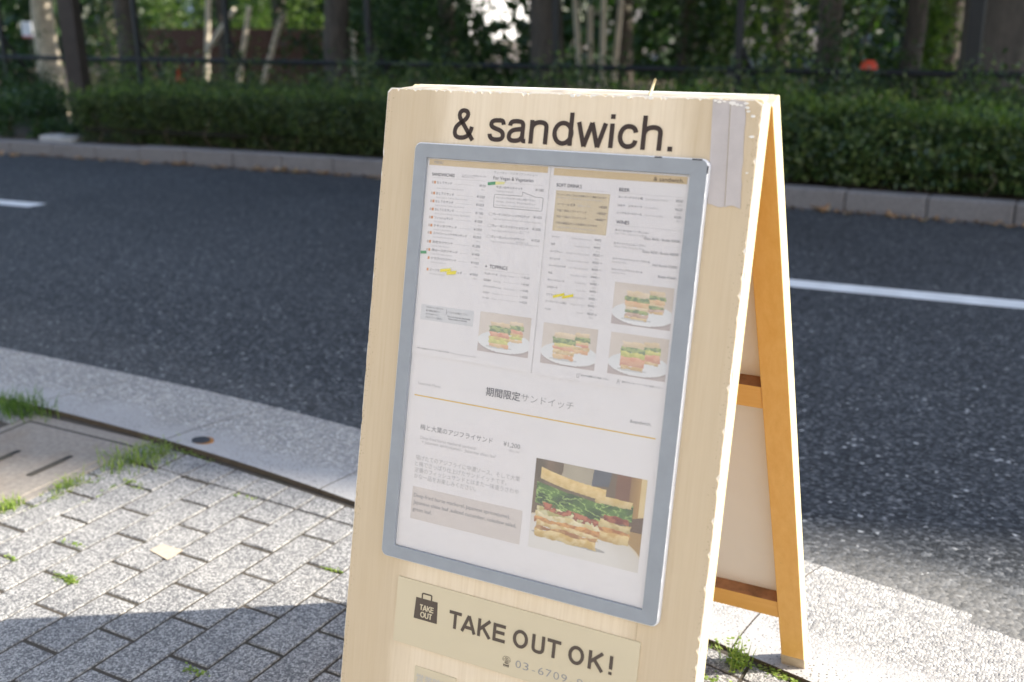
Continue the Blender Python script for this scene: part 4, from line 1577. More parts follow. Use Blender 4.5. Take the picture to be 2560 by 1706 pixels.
def small_photo(kind, seed):
    x, y = cell(84, 58)
    img = plate_bg(x, y)
    L = {'veg': [(0.20, 0.34, BR_A, BR_B, 9, 0), (0.32, 0.47, GD, GL_, 34, 0.02), (0.46, 0.60, *TO, 22, 0.0), (0.58, 0.66, FR[0], YL[1], 26, 0.01), (0.65, 0.76, *YL, 24, 0.0), (0.75, 0.84, *SA_, 18, 0)],
         'beef': [(0.16, 0.33, BR_A, BR_B, 9, 0), (0.31, 0.42, GD, GL_, 34, 0.02), (0.41, 0.55, *SA_, 16, 0.01), (0.54, 0.62, BR_A, BR_B, 9, 0), (0.61, 0.70, GD, GL_, 30, 0.01), (0.69, 0.78, *HM, 18, 0.01), (0.77, 0.84, *FR, 14, 0)],
         'fish': [(0.19, 0.34, BR_A, BR_B, 9, 0), (0.32, 0.46, GD, GL_, 34, 0.02), (0.45, 0.54, YL[1], SA_[1], 20, 0.0), (0.53, 0.62, *TO, 18, 0.01), (0.61, 0.72, *FR, 20, 0.01), (0.71, 0.83, *SA_, 14, 0)],
         'blt': [(0.17, 0.33, BR_A, BR_B, 9, 0), (0.31, 0.43, GD, GL_, 36, 0.02), (0.42, 0.55, *YL, 30, 0.02), (0.54, 0.76, *TO, 15, 0.02), (0.75, 0.84, *FR, 18, 0)]}[kind]
    back = [(a * 0.80 - 0.01, b_ * 0.80 - 0.01, c, d, s_ * 1.3, u) for a, b_, c, d, s_, u in L]
    stack(img, x, y, 0.60, 0.86, back, 0.02, seed + 7)
    m = ((x - 0.42) / 0.26) ** 2 + ((y - 0.845) / 0.035) ** 2 < 1
    img[m] *= 0.72
    stack(img, x, y, 0.22, 0.60, L, 0.05, seed)
    return np.clip(img * 0.74 + np.array((0.69, 0.665, 0.665)) * 0.26, 0, 1)


def big_photo():
    x, y = cell(210, 162)
    n = fbm(x, y, 5, 77, 4)
    img = lerp((0.10, 0.075, 0.05), (0.20, 0.13, 0.08), np.clip((fbm(x, y * 0.15, 16, 5, 3)), 0, 1))
    m = (x + 0.08 * n > 0.30) & (x + 0.06 * n < 0.56) & (y < 0.12 + 0.15 * n)
    img[m] = lerp((0.30, 0.25, 0.18), (0.42, 0.37, 0.28), n)[m]
    m = (x + 0.06 * n > 0.56) & (x - 0.05 * n < 0.66) & (y < 0.12 + 0.12 * n)
    img[m] = lerp((0.07, 0.075, 0.09), (0.11, 0.125, 0.16), n)[m]
    m = (x > 0.74) & (x < 0.88) & (y < 0.30) & (n > 0.35)
    img[m] = lerp((0.14, 0.06, 0.035), (0.21, 0.09, 0.05), n)[m]
    m = (x > 0.86)
    img[m] = lerp((0.24, 0.13, 0.05), (0.46, 0.28, 0.09), np.clip((x - 0.86) * 8, 0, 1))[m]
    m = (x > 0.95) & (y < 0.50)
    img[m] = lerp((0.58, 0.42, 0.18), (0.68, 0.54, 0.30), n)[m]
    m = (x > 0.88) & (y > 0.42 + (0.96 - x) * 0.4) & (y < 0.62)
    img[m] = (0.12, 0.07, 0.045)
    # table corner and plate
    m = (x > 0.88) & (y > 0.58)
    img[m] = (0.36, 0.22, 0.08)
    e = ((x - 0.35) / 0.72) ** 2 + ((y - 1.02) / 0.46) ** 2
    m = e < 1
    img[m] = lerp((0.50, 0.44, 0.36), (0.66, 0.63, 0.59), np.clip(1.1 - e * 0.6 + 0.1 * n, 0, 1))[m]
    m = (e < 1) & (e > 0.94)
    img[m] = (0.60, 0.52, 0.40)

    def greens(mask, seed, sc):
        f = fbm(x, y * 1.6, sc, seed, 4)
        rid = 1 - np.abs(f - 0.5) * 2
        rid = np.clip((rid - 0.80) * 5.5, 0, 1)
        c = lerp((0.025, 0.065, 0.020), (0.09, 0.19, 0.035), np.clip(fbm(x, y, sc * 0.8, seed + 1) * 1.4 - 0.2, 0, 1))
        c = lerp(c, (0.36, 0.52, 0.14), rid) if False else c * (1 - rid[..., None]) + np.array((0.34, 0.50, 0.13)) * rid[..., None]
        img[mask] = c[mask]
    # rear half
    stack(img, x, y, 0.62, 0.90, [(0.52, 0.60, (0.50, 0.36, 0.14), (0.68, 0.55, 0.28), 30, 0), (0.59, 0.66, (0.40, 0.15, 0.05), (0.66, 0.34, 0.10), 30, 0.0), (0.64, 0.74, (0.58, 0.36, 0.12), (0.72, 0.55, 0.26), 26, 0.0)], 0.03, 200, 0.01)
    m = (x > 0.60) & (x < 0.905) & (y > 0.30) & (y < 0.48 + 0.02 * n)
    greens(m, 31, 30)
    stack(img, x, y, 0.66, 0.88, [(0.455, 0.525, (0.20, 0.03, 0.02), (0.42, 0.12, 0.06), 40, 0)], 0.02, 240, 0.01)
    stack(img, x, y, 0.58, 0.90, [(0.265, 0.345, (0.62, 0.45, 0.18), (0.72, 0.56, 0.28), 22, 0)], 0.02, 230, 0.006)
    # front half
    m = ((x - 0.36) / 0.34) ** 2 + ((y - 0.835 - 0.08 * (x - 0.3)) / 0.03) ** 2 < 1
    img[m] *= 0.55
    stack(img, x, y, 0.055, 0.62, [(0.515, 0.60, (0.48, 0.42, 0.16), (0.72, 0.66, 0.40), 34, 0.0), (0.585, 0.66, (0.62, 0.50, 0.24), (0.78, 0.70, 0.48), 30, 0.01), (0.64, 0.70, (0.38, 0.13, 0.04), (0.66, 0.34, 0.11), 34, 0.02),
                                    (0.69, 0.74, (0.58, 0.40, 0.16), (0.74, 0.60, 0.34), 30, 0.0), (0.73, 0.775, (0.36, 0.16, 0.06), (0.60, 0.36, 0.14), 34, 0.0), (0.765, 0.85, (0.60, 0.40, 0.13), (0.74, 0.58, 0.30), 26, 0)], 0.05, 300, 0.012)
    m = (y > 0.25 + 0.19 * (x - 0.02) + 0.03 * (n - 0.5)) & (y < 0.49 + 0.12 * x + 0.05 * (fbm(x, y * 0 + 2, 22, 9) - 0.5)) & (x > 0.03) & (x < 0.63)
    greens(m, 41, 24)
    f = fbm(x, y, 30, 51)
    m = (x > 0.10) & (x < 0.62) & (y > 0.465 + 0.15 * (x - 0.1)) & (y < 0.545 + 0.17 * (x - 0.1)) & (f > 0.40)
    img[m] = lerp((0.17, 0.03, 0.02), (0.46, 0.15, 0.08), np.clip((f - 0.4) * 4, 0, 1))[m]
    yy = y - (0.115 + 0.30 * (x - 0.05) - 0.20 * (x - 0.05) ** 2)
    m = (yy > -0.03 + 0.012 * (n - 0.5)) & (yy < 0.095 + 0.012 * (n - 0.5)) & (x > 0.055) & (x < 0.655)
    img[m] = (lerp((0.60, 0.42, 0.16), (0.72, 0.55, 0.27), fbm(x, y, 40, 61)) * (1.08 - 1.6 * np.clip(yy, 0, 1))[..., None])[m]
    return np.clip(img * 0.90 + 0.05, 0, 1)


def photo_obj(img, u0, u1, v0, v1, h, parent, name='food_photo', label=None):
    H_, W_, _ = img.shape
    vs, fs = [], []
    for j in range(H_ + 1):
        for i in range(W_ + 1):
            vs.append(tuple(FP(u0 + (u1 - u0) * i / W_, v0 + (v1 - v0) * j / H_, h)))
    for j in range(H_):
        for i in range(W_):
            a = j * (W_ + 1) + i
            fs.append((a + W_ + 1, a + W_ + 2, a + 1, a))
    me = bpy.data.meshes.new(name)
    me.from_pydata(vs, [], fs)
    at = me.color_attributes.new('ink', 'FLOAT_COLOR', 'CORNER')
    c = np.ones((H_ * W_, 4, 4))
    c[:, :, :3] = img.reshape(-1, 1, 3)
    at.data.foreach_set('color', c.reshape(-1))
    me.materials.append(MT['print'])
    return link(name, me, parent, label=label)


photo_obj(small_photo('veg', 3), -0.0879, -0.0079, 0.3034, 0.3586, HP, page_l)
photo_obj(small_photo('beef', 14), 0.1086, 0.1905, 0.2409, 0.2956, HP, page_r)
photo_obj(small_photo('fish', 25), 0.0113, 0.0917, 0.3064, 0.3615, HP, page_r)
photo_obj(small_photo('blt', 36), 0.1105, 0.1912, 0.3064, 0.3615, HP, page_r)
photo_obj(big_photo(), 0.0197, 0.1823, 0.4924, 0.6173, HS, season_p)


# ------------------------------------------------------------------ small things on the sidewalk
lid = link('drain_lid', None, label='stained concrete handhole lid with two lifting slots beside the gutter', category='lid')
mb = MB()
mb.box((LID[0], LID[2], -0.03), (LID[1], LID[3], 0.0002))
bevel(mb.build('lid_frame', MT['lid'], lid), 0.004, 2)
mb = MB()
mb.box((LID[0] + 0.045, LID[2] + 0.05, -0.02), (LID[1] - 0.03, LID[3] - 0.055, 0.0030))
bevel(mb.build('lid_slab', MT['lid'], lid), 0.005, 2)
mb = MB()
for u0, u1, v0, v1 in ((LID[0] + 0.036, LID[1] - 0.022, LID[3] - 0.055, LID[3] - 0.047), (LID[0] + 0.036, LID[0] + 0.045, LID[2] + 0.05, LID[3] - 0.052)):
    mb.box((u0, v0, -0.01), (u1, v1, 0.0008))
mb.build('lid_groove', MT['lid_dark'], lid)  # near-black strips standing proud in place of a cut groove
for c, l in (((-1.955, 0.40), 0.13), ((-1.79, 0.44), 0.13)):
    mb = MB()
    out = []
    for i in range(17):
        a = math.pi * i / 8
        out.append((c[0] + 0.010 * math.cos(a), c[1] + (l / 2 if math.sin(a) > 0 else -l / 2) + 0.010 * math.sin(a)))
    mb.prism(out[:-1], -0.006, 0.0036)
    mb.build('lifting_slot', MT['lid_dark'], lid)  # raised near-black piece in place of an open slot
    mb = MB()
    mb.prism([(c[0] + (p[0] - c[0]) * 1.0 + 0.0045, c[1] - 0.014 + (p[1] - c[1]) * 0.78) for p in out[:-1]], -0.004, 0.0041)
    mb.build('slot_silt', MT['sand'], lid)

plug = link('iron_plug', None, label='small round dark iron plug with rusty rim set in the concrete gutter', category='plug')
pz = 0.0125
mb = MB()
mb.prism(arc(-1.522, 0.748, 0.034, 0.027, 0, 360, 24)[:-1], pz - 0.02, pz - 0.0005)
mb.build('rust_ring', MT['rust'], plug)
mb = MB()
mb.prism(arc(-1.528, 0.746, 0.028, 0.024, 0, 360, 24)[:-1], pz - 0.01, pz + 0.0012)
mb.build('plug_cap', MT['iron'], plug)
mb = MB()
mb.prism([(-1.182, 0.215), (-1.179, 0.249), (-1.113, 0.25), (-1.112, 0.2)], 0.0015, 0.0026)
mb.build('paper_scrap', MT['scrap'], label='flat cream scrap of tile stuck on the sunny pavers', category='scrap')


def weeds(center, n, hgt, spread, seed, kind='grass', dirx=0.0):
    r = random.Random(seed)
    mb = MB()
    for _ in range(n):
        x = r.gauss(0, spread[0])
        y = r.gauss(0, spread[1])
        a = r.uniform(0, 6.28)
        h = hgt * r.uniform(0.45, 1.15)
        lean = r.uniform(0.2, 0.9) * h
        w = (0.0013 if kind == 'grass' else 0.0026) * r.uniform(0.7, 1.4)
        d = Vector((math.cos(a), math.sin(a), 0))
        s = Vector((-d.y, d.x, 0))
        if kind == 'grass':
            p0 = Vector((x, y, -0.012))
            p1 = p0 + d * lean * 0.35 + Vector((0, 0, h * 0.65))
            p2 = p0 + d * lean + Vector((0, 0, h))
            mb.poly([p0 - s * w, p0 + s * w, p1 + s * w * 0.9, p1 - s * w * 0.9])
            mb.poly([p1 - s * w * 0.9, p1 + s * w * 0.9, p2])
        else:
            for q in range(3):
                zc = h * r.uniform(0.3, 1.0)
                a2 = r.uniform(0, 6.28)
                d2 = Vector((math.cos(a2), math.sin(a2), r.uniform(-0.2, 0.6)))
                s2_ = Vector((-math.sin(a2), math.cos(a2), 0))
                p0 = Vector((x, y, zc - 0.01))
                L_ = w * 3.2
                mb.poly([p0, p0 + d2 * L_ * 0.5 + s2_ * w, p0 + d2 * L_, p0 + d2 * L_ * 0.5 - s2_ * w])
    return mb


def tuft(name, label, c, parts, dark=False):
    t = link(name, None, label=label, category='weed', loc=(c[0], c[1], 0.0))
    for k, (n, h, sp, seed, kind, off) in enumerate(parts):
        mb = weeds((0, 0), n, h, sp, seed, kind)
        o = mb.build('blades' if kind == 'grass' else 'leaves', MT['weed_dark'] if dark else MT['weed'], t, kind='stuff')
        o.location = (off[0], off[1], 0)
    return t


tuft('weed_clump', 'big clump of grass and small-leaved weeds at the corner of the concrete lid', (-1.615, 0.60), [(190, 0.055, (0.035, 0.05), 1, 'grass', (0, -0.03)), (90, 0.045, (0.03, 0.03), 2, 'leaf', (0.035, 0.045)), (60, 0.04, (0.03, 0.02), 3, 'grass', (0.06, -0.02))])
tuft('weed_clump', 'dark green grass clump behind the concrete lid along the gutter', (-2.23, 0.685), [(260, 0.075, (0.05, 0.03), 4, 'grass', (0, 0)), (120, 0.05, (0.06, 0.03), 5, 'grass', (0.03, 0.0))], True)
tuft('weed_clump', 'yellow green weed in the joint along the long side of the concrete lid', (-1.642, 0.375), [(70, 0.042, (0.012, 0.03), 6, 'grass', (0, 0)), (40, 0.03, (0.015, 0.03), 7, 'leaf', (0, 0.0))])
tuft('weed_clump', 'fluffy weed sprouting between pavers under the sign by its rear foot', (0.165, 0.395), [(60, 0.05, (0.012, 0.012), 8, 'leaf', (0, 0)), (40, 0.055, (0.015, 0.012), 9, 'grass', (0, 0))])
tuft('weed_clump', 'grassy weed at the near end of the concrete lid', (-1.67, 0.215), [(80, 0.045, (0.012, 0.025), 10, 'grass', (0, 0)), (30, 0.03, (0.012, 0.02), 12, 'leaf', (0, 0.0))])
tuft('weed_clump', 'small bright rosette weed in a paver joint in full sun', (-1.243, 0.034), [(46, 0.02, (0.018, 0.006), 13, 'leaf', (0, 0)), (14, 0.018, (0.014, 0.005), 14, 'grass', (0, 0))])
# moss and seedlings in the joints: nobody could count them
jw = MB()
for (x, y), n, sp, sd in (((-1.516, 0.468), 70, (0.03, 0.004), 20), ((-1.374, 0.157), 36, (0.022, 0.004), 21), ((-1.448, 0.044), 22, (0.014, 0.004), 22), ((-0.746, 0.339), 26, (0.012, 0.004), 23), ((-1.512, 0.685), 40, (0.02, 0.006), 24),
                          ((-1.47, 0.445), 20, (0.015, 0.004), 25), ((-0.744, -0.093), 60, (0.02, 0.005), 26), ((0.10, 0.447), 40, (0.012, 0.006), 27), ((0.224, 0.412), 40, (0.014, 0.006), 28), ((-1.436, 0.672), 30, (0.02, 0.006), 29),
                          ((0.115, 0.335), 60, (0.03, 0.008), 30), ((-1.60, 0.47), 60, (0.008, 0.04), 31), ((-1.62, 0.30), 50, (0.006, 0.04), 32), ((-1.53, 0.42), 40, (0.004, 0.04), 33), ((0.26, 0.395), 40, (0.02, 0.006), 34), ((-1.17, 0.535), 16, (0.02, 0.004), 35)):
    m2 = weeds((0, 0), n, 0.012, sp, sd, 'leaf')
    b = len(jw.v)
    jw.v += [(a[0] + x, a[1] + y, a[2] * 1.0) for a in m2.v]
    jw.f += [tuple(i + b for i in f) for f in m2.f]
    jw.m += m2.m
jw.build('joint_weeds', MT['weed'], kind='stuff', label='moss and tiny weeds growing in the paver joints', category='weeds')

# fallen leaves along the far kerb
leaf_me = []
for k in range(4):
    mb = MB()
    r = random.Random(40 + k)
    L_, w = 0.07, 0.034
    prev = None
    nseg = 4
    rows = []
    for i in range(nseg + 1):
        t = i / nseg
        ww = w * math.sin(math.pi * min(0.97, max(0.03, t)) ** 0.9) / 2
        z = 0.02 * (t - 0.5) ** 2 * 4 * r.uniform(0.6, 1.2) + 0.003
        rows.append((Vector((L_ * (t - 0.5), -ww, z + 0.008 * r.random())), Vector((L_ * (t - 0.5), 0, z)), Vector((L_ * (t - 0.5), ww, z + 0.008 * r.random()))))
    for a, b_ in zip(rows, rows[1:]):
        mb.poly([a[0], b_[0], b_[1], a[1]])
        mb.poly([a[1], b_[1], b_[2], a[2]])
    leaf_me.append(mb.mesh('fallen_leaf', MT['dry']))
rl = random.Random(99)
for i in range(110):
    x = rl.uniform(-9.5, 1.6)
    y = y_far(x) - abs(rl.gauss(0, 0.045)) - 0.02
    o = link('fallen_leaf', leaf_me[i % 4], None, 'dry brown leaf lying in the gutter at the foot of the far kerb', 'leaf', 'dry leaves along the far kerb', loc=(x, y, z_road(y) + 0.002))
    o.rotation_euler = (rl.uniform(-0.3, 0.3), rl.uniform(-0.3, 0.3), rl.uniform(0, 6.28))
    s = rl.uniform(0.7, 1.7)
    o.scale = (s, s, s)
n = 650
X = RNG.uniform(-12, 3, n)
Y = np.array([y_far(a) for a in X]) - np.abs(RNG.normal(0, 0.035, n)) - 0.006
P = np.stack([X, Y, np.array([z_road(b) for b in Y]) + RNG.uniform(0.003, 0.018, n)], 1)
link('leaf_litter', leaf_mesh('leaf_litter', P, np.tile((1, 0, 0.0), (n, 1)), np.full(n, 0.030), MT['litter'], 0.6, 0.8), label='crumbled dry leaf litter along the far kerb', category='leaf litter', kind='stuff')

# ------------------------------------------------------------------ across the road
bp_ = at_z(214, 333, -0.045)
post = link('square_post', None, label='dark brown square post on the verge at the left end of the hedge', category='post', loc=(bp_.x, bp_.y, -0.05))
mb = MB()
mb.box((-0.08, -0.08, 0), (0.08, 0.08, 3.2))
o = bevel(mb.build('shaft', MT['post'], post), 0.008, 2)
mb = MB()
mb.box((-0.09, -0.09, -0.02), (0.09, 0.09, 0.04))
bevel(mb.build('collar', MT['black'], post), 0.006, 2)
post.rotation_euler = (0, 0, 0.35)
sl = at_z(172, 341, -0.02)
mb = MB()
mb.box((-0.20, -0.10, -0.05), (0.20, 0.09, 0.035))
o = bevel(mb.build('stone_slab', MT['slab'], label='small pale stone slab lying at the foot of the brown post', category='slab'), 0.012, 2)
o.location = (sl.x - 0.02, sl.y - 0.05, -0.04)
o.rotation_euler = (0.03, 0.02, 0.1)

FY = 7.4
fence = link('park_fence', None, label='black post and rail fence running behind the hedge', category='fence', loc=(-4, FY, -0.1))
fo = Vector((-4, FY, -0.1))
for px in (-300, 15, 350, 575, 925, 1390, 1846, 2430, 2900):
    p = at_y(px, 160, FY)
    w = 0.05 if px == 2430 else 0.027
    mb = MB()
    mb.box((p.x - w - fo.x, -w, -0.1), (p.x + w - fo.x, w, 2.3))
    bevel(mb.build('post', MT['black'], fence), 0.006, 1)
    if px not in (2430, 1390):
        mb = MB()
        mb.tube([Vector((p.x + 0.01, FY + 0.02, 0.78)) - fo, Vector((p.x + 0.34, FY + 0.42, -0.2)) - fo], 0.02, 6)
        mb.build('brace', MT['black'], fence)
for z in (0.57, 1.62):
    mb = MB()
    mb.tube([Vector((-18, FY, z)) - fo, Vector((-9, FY, z)) - fo, Vector((5, FY, z + 0.03)) - fo], 0.026, 8)
    mb.build('rail', MT['black'], fence)

# trees
def tree(label, x, y, r, h, seed, mat='bark', crown=True, group='park trees beyond the fence', name='park_tree', cr=3.0, lean=0.0, leaves=8000):
    zb = -0.9 if y > 10.5 else (-0.4 if y > 8.5 else -0.15)
    t = link(name, None, label=label, category='tree', group=group, loc=(x, y, zb))
    rs = random.Random(seed)
    mb = MB()
    pts, rad = [], []
    for i in range(9):
        tt = i / 8
        pts.append((lean * tt * h + rs.uniform(-0.04, 0.04) * (i > 1), rs.uniform(-0.04, 0.04) * (i > 1), -0.25 + tt * h))
        rad.append(r * (1.35 - 0.35 * min(1, tt * 6)) * (1 - 0.45 * tt))
    mb.tube(pts, rad, 14, cap=False)
    mb.build('trunk', MT[mat], t, smooth=True)
    top = Vector(pts[-1])
    mb = MB()
    ends = []
    for i in range(7):
        a = i * 0.9 + rs.uniform(-0.3, 0.3)
        b0 = Vector(pts[5 + i % 4])
        e = b0 + Vector((math.cos(a), math.sin(a), 0)) * cr * rs.uniform(0.5, 0.85) + Vector((0, 0, rs.uniform(0.8, 2.2)))
        mid = (b0 + e) * 0.5 + Vector((0, 0, 0.35))
        mb.tube([b0, mid, e], [r * 0.42, r * 0.28, r * 0.08], 7, cap=False)
        ends.append(e)
    mb.build('limbs', MT[mat], t, smooth=True)
    if crown:
        n = leaves
        rr = np.random.default_rng(seed)
        cen = np.array([tuple(e) for e in ends] + [tuple(top + Vector((rs.uniform(-1, 1), rs.uniform(-1, 1), rs.uniform(0, 1.8)))) for _ in range(5)])
        idx = rr.integers(0, len(cen), n)
        P = cen[idx] + rr.normal(size=(n, 3)) * np.array([cr * 0.26, cr * 0.26, 0.65])
        P[:, 2] = np.maximum(P[:, 2], 2.7)
        N = rr.normal(size=(n, 3))
        link('crown', leaf_mesh('crown', P, N, np.full(n, 0.30), MT['crown'], 0.55, 0.9), t)
    return t


def px_ground_tree(px, y):
    p = at_y(px, 100, y)
    return p.x


TREES = [(842, 9.2, 0.17, 'dark thick tree trunk behind the hedge, just left of the sign'), (320, 9.6, 0.16, 'dark tree trunk between the brown post and the red-brown fence'), (1365, 9.4, 0.20, 'broad grey tree trunk rising straight behind the sign'),
         (2080, 9.8, 0.135, 'dark tree trunk standing right of the sign behind the hedge'), (2282, 10.6, 0.12, 'thinner dark tree trunk near the thick fence post'), (2500, 8.6, 0.34, 'very broad brown tree trunk behind the thick fence post')]
for i, (px, y, r, lb) in enumerate(TREES):
    tree(lb, px_ground_tree(px, y), y, r, 5.2, 60 + i, group=None, leaves=3200 if px in (842, 1365, 320) else 8000)
tree('pale sunlit tree trunk left of the brown post', px_ground_tree(115, 13.5), 13.5, 0.24, 5.5, 80, 'bark_pale', group=None, leaves=1200)
for i, (px, y, r) in enumerate(((560, 14.5, 0.12), (1120, 15.5, 0.18), (1720, 13.5, 0.16), (-250, 11.0, 0.2), (1560, 19, 0.2), (2380, 16, 0.2), (700, 19, 0.2), (1950, 21, 0.22), (280, 22, 0.22), (-500, 17, 0.2), (2850, 12, 0.2))):
    tree('dim park tree trunk deep in the shade behind the fence', px_ground_tree(px, y), y, r, 5.0, 100 + i, leaves=1000 if px in (560, 1120, 700) else (2600 if px == 1720 else 8000))

# low shrubs beyond the fence
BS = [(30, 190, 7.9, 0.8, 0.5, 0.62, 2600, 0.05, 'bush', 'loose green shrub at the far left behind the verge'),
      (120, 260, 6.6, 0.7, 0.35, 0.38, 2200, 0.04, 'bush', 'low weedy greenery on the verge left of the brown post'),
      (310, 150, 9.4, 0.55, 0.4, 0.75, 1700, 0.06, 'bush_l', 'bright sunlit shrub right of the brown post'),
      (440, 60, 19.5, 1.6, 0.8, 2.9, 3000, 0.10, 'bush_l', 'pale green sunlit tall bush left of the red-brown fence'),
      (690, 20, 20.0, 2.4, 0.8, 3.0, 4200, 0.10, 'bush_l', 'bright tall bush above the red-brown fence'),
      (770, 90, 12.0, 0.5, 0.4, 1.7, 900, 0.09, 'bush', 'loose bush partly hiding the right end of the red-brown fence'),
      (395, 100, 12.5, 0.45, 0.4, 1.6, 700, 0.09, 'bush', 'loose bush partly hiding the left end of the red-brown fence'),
      (960, 120, 9.6, 0.55, 0.45, 1.25, 1900, 0.07, 'bush', 'dark bush behind the left end of the sign top'),
      (1120, 120, 10.4, 0.9, 0.5, 1.7, 2600, 0.08, 'bush', 'dense dark bush behind the sign top'),
      (1290, 90, 11.2, 0.6, 0.5, 1.8, 1700, 0.08, 'bush', 'tall dark bush behind the broad grey trunk'),
      (1500, 160, 8.5, 0.9, 0.4, 0.60, 2200, 0.05, 'bush', 'low dark shrub behind the sign, in front of the pale fence'),
      (1700, 60, 10.8, 0.8, 0.5, 1.95, 2600, 0.08, 'bush', 'tall dark bush right of the pale fence'),
      (1900, 40, 11.4, 0.9, 0.5, 2.0, 2200, 0.09, 'bush_l', 'loose yellow green bush above the right end of the sign'),
      (2180, 120, 9.0, 0.8, 0.4, 0.95, 2300, 0.06, 'bush', 'dark shrub by the red cone'),
      (2330, 90, 11.5, 0.55, 0.5, 1.7, 1500, 0.09, 'bush_l', 'light green bush between the thin trunk and thick post'),
      (2480, 215, 7.35, 0.5, 0.2, 0.50, 900, 0.06, 'bush', 'leafy shoots rising above the hedge by the thick post'),
      (2100, 60, 14.0, 1.4, 0.6, 2.4, 2400, 0.11, 'bush', 'large dim bush deep in the park, right side'),
      (1000, 40, 16.0, 1.8, 0.8, 2.6, 2600, 0.12, 'bush', 'large dim bush deep in the park, left of the sign top'),
      (255, 60, 15.5, 0.7, 0.6, 2.2, 2000, 0.10, 'bush', 'dim tall bush behind the brown post')]
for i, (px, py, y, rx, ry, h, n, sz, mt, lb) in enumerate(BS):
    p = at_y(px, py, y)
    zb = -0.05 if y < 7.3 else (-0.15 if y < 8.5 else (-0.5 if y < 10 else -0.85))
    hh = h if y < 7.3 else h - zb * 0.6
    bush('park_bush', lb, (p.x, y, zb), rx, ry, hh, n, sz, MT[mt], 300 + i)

for i, (px, y, rx, h, mt) in enumerate(((265, 7.0, 0.55, 0.62, 'bush'), (400, 7.1, 0.6, 0.56, 'bush'), (540, 6.95, 0.55, 0.60, 'bush'), (690, 7.1, 0.6, 0.64, 'bush'), (830, 7.0, 0.55, 0.60, 'bush'), (960, 7.1, 0.5, 0.66, 'bush'),
                                      (1130, 7.1, 0.6, 0.68, 'bush'), (1330, 7.05, 0.6, 0.66, 'bush'), (1560, 7.1, 0.6, 0.66, 'bush'), (1780, 7.0, 0.6, 0.66, 'bush'), (1990, 7.1, 0.5, 0.62, 'bush'), (2140, 7.05, 0.45, 0.60, 'bush'), (2320, 7.1, 0.45, 0.58, 'bush'), (2440, 7.0, 0.4, 0.56, 'bush'), (2600, 7.1, 0.5, 0.60, 'bush'))):
    p = at_y(px, 200, y)
    bush('wild_shrub', 'untrimmed shrub poking up between the clipped hedge and the black fence', (p.x, y, -0.1), rx, 0.3, h, 1500, 0.042, MT['hedge_b'] if i % 3 else MT['hedge_a'], 500 + i, 'untrimmed shrubs along the fence')
for i, (px, py, h) in enumerate(((20, 310, 0.30), (80, 300, 0.34), (140, 285, 0.36), (35, 255, 0.42), (110, 235, 0.46), (-60, 290, 0.36), (160, 318, 0.16))):
    p = at_z(px, py + 30, -0.05)
    bush('verge_weed', 'loose weedy plant on the open verge left of the brown post', (p.x, max(p.y, y_far(p.x) + 0.25), -0.06), 0.34, 0.22, h, 800, 0.045, MT['bush'], 560 + i, 'weedy plants on the verge', stems=3, cat='weed')

# red-brown board fence deep in the park, each board its own piece
wf = link('board_fence', None, label='red-brown wooden board fence deep in the park', category='fence', loc=(-14, 19.5, -1.0))
yb = 17.5
xa, xb = at_y(345, 100, yb).x, at_y(905, 100, yb).x
zt = at_y(600, 72, yb).z
wf.location = ((xa + xb) / 2, yb, -1.0)
nb = 34
bw = (xb - xa) / nb
bm = None
for i in range(nb):
    if bm is None:
        m3 = MB()
        m3.box((-bw / 2 + 0.004, -0.015, -0.1), (bw / 2 - 0.004, 0.015, zt + 1.0))
        bm = m3.mesh('board', MT['redwood'])
    o = link('board', bm, wf)
    o.location = (xa + bw * (i + 0.5) - wf.location.x, random.uniform(-0.01, 0.01), random.uniform(-0.02, 0.01))
for z in (0.4, 1.1):
    m3 = MB()
    m3.box((xa - wf.location.x, -0.06, z), (xb - wf.location.x, -0.02, z + 0.09))
    m3.build('batten', MT['redwood'], wf)

# pale slim poles (tree stakes) catching the sun
for k, (p0, p1, y) in enumerate((((520, 35), (518, 135), 13.2), ((562, 60), (522, 118), 13.2), ((616, 70), (604, 155), 13.8), ((693, 78), (672, 155), 14.2), ((885, 105), (886, 160), 12.5), ((1552, 20), (1540, 140), 15.5), ((1440, 40), (1446, 130), 15.0), ((1475, 60), (1475, 135), 15.2), ((1508, 50), (1506, 140), 15.2))):
    a, b_ = at_y(*p0, y), at_y(*p1, y)
    d = (a - b_)
    a2 = b_ + d * 1.6
    b2 = b_ - d * (0.9 if k != 1 else 0.1)
    mb = MB()
    mb.tube([b2, a2], [0.05, 0.042], 8)
    lb = {0: 'upright pale stake of the forked pair before the red-brown fence', 1: 'slanting pale stake of the forked pair before the red-brown fence', 2: 'nearly upright pale stake right of the forked pair', 3: 'leaning pale stake nearest the dark thick trunk',
          4: 'short pale stake beside the dark thick trunk left of the sign'}.get(k, 'slim pale stake in the cluster behind the top of the sign')
    mb.build('tree_stake', MT['pole'], label=lb, category='stake', group='pale stakes in the park' if k < 5 else 'pale stakes behind the sign top')

# notice board left
p = at_y(68, 75, 11.5)
nb_ = link('notice_board', None, label='small white notice board with a red strip in front of the pale trunk', category='notice', loc=(p.x, 11.5, -0.9))
mb = MB()
mb.box((-0.13, -0.01, p.z + 0.9 - 0.13), (0.13, 0.01, p.z + 0.9 + 0.13))
bevel(mb.build('board', MT['notice'], nb_), 0.01, 2)
mb = MB()
mb.box((-0.122, -0.013, p.z + 0.9 - 0.126), (0.122, -0.0105, p.z + 0.9 - 0.095))
mb.build('red_strip', MT['notice_red'], nb_)
mb = MB()
mb.tube([(0, 0.03, -0.1), (0, 0.03, p.z + 0.95)], 0.018, 8)
mb.build('leg', MT['black'], nb_)


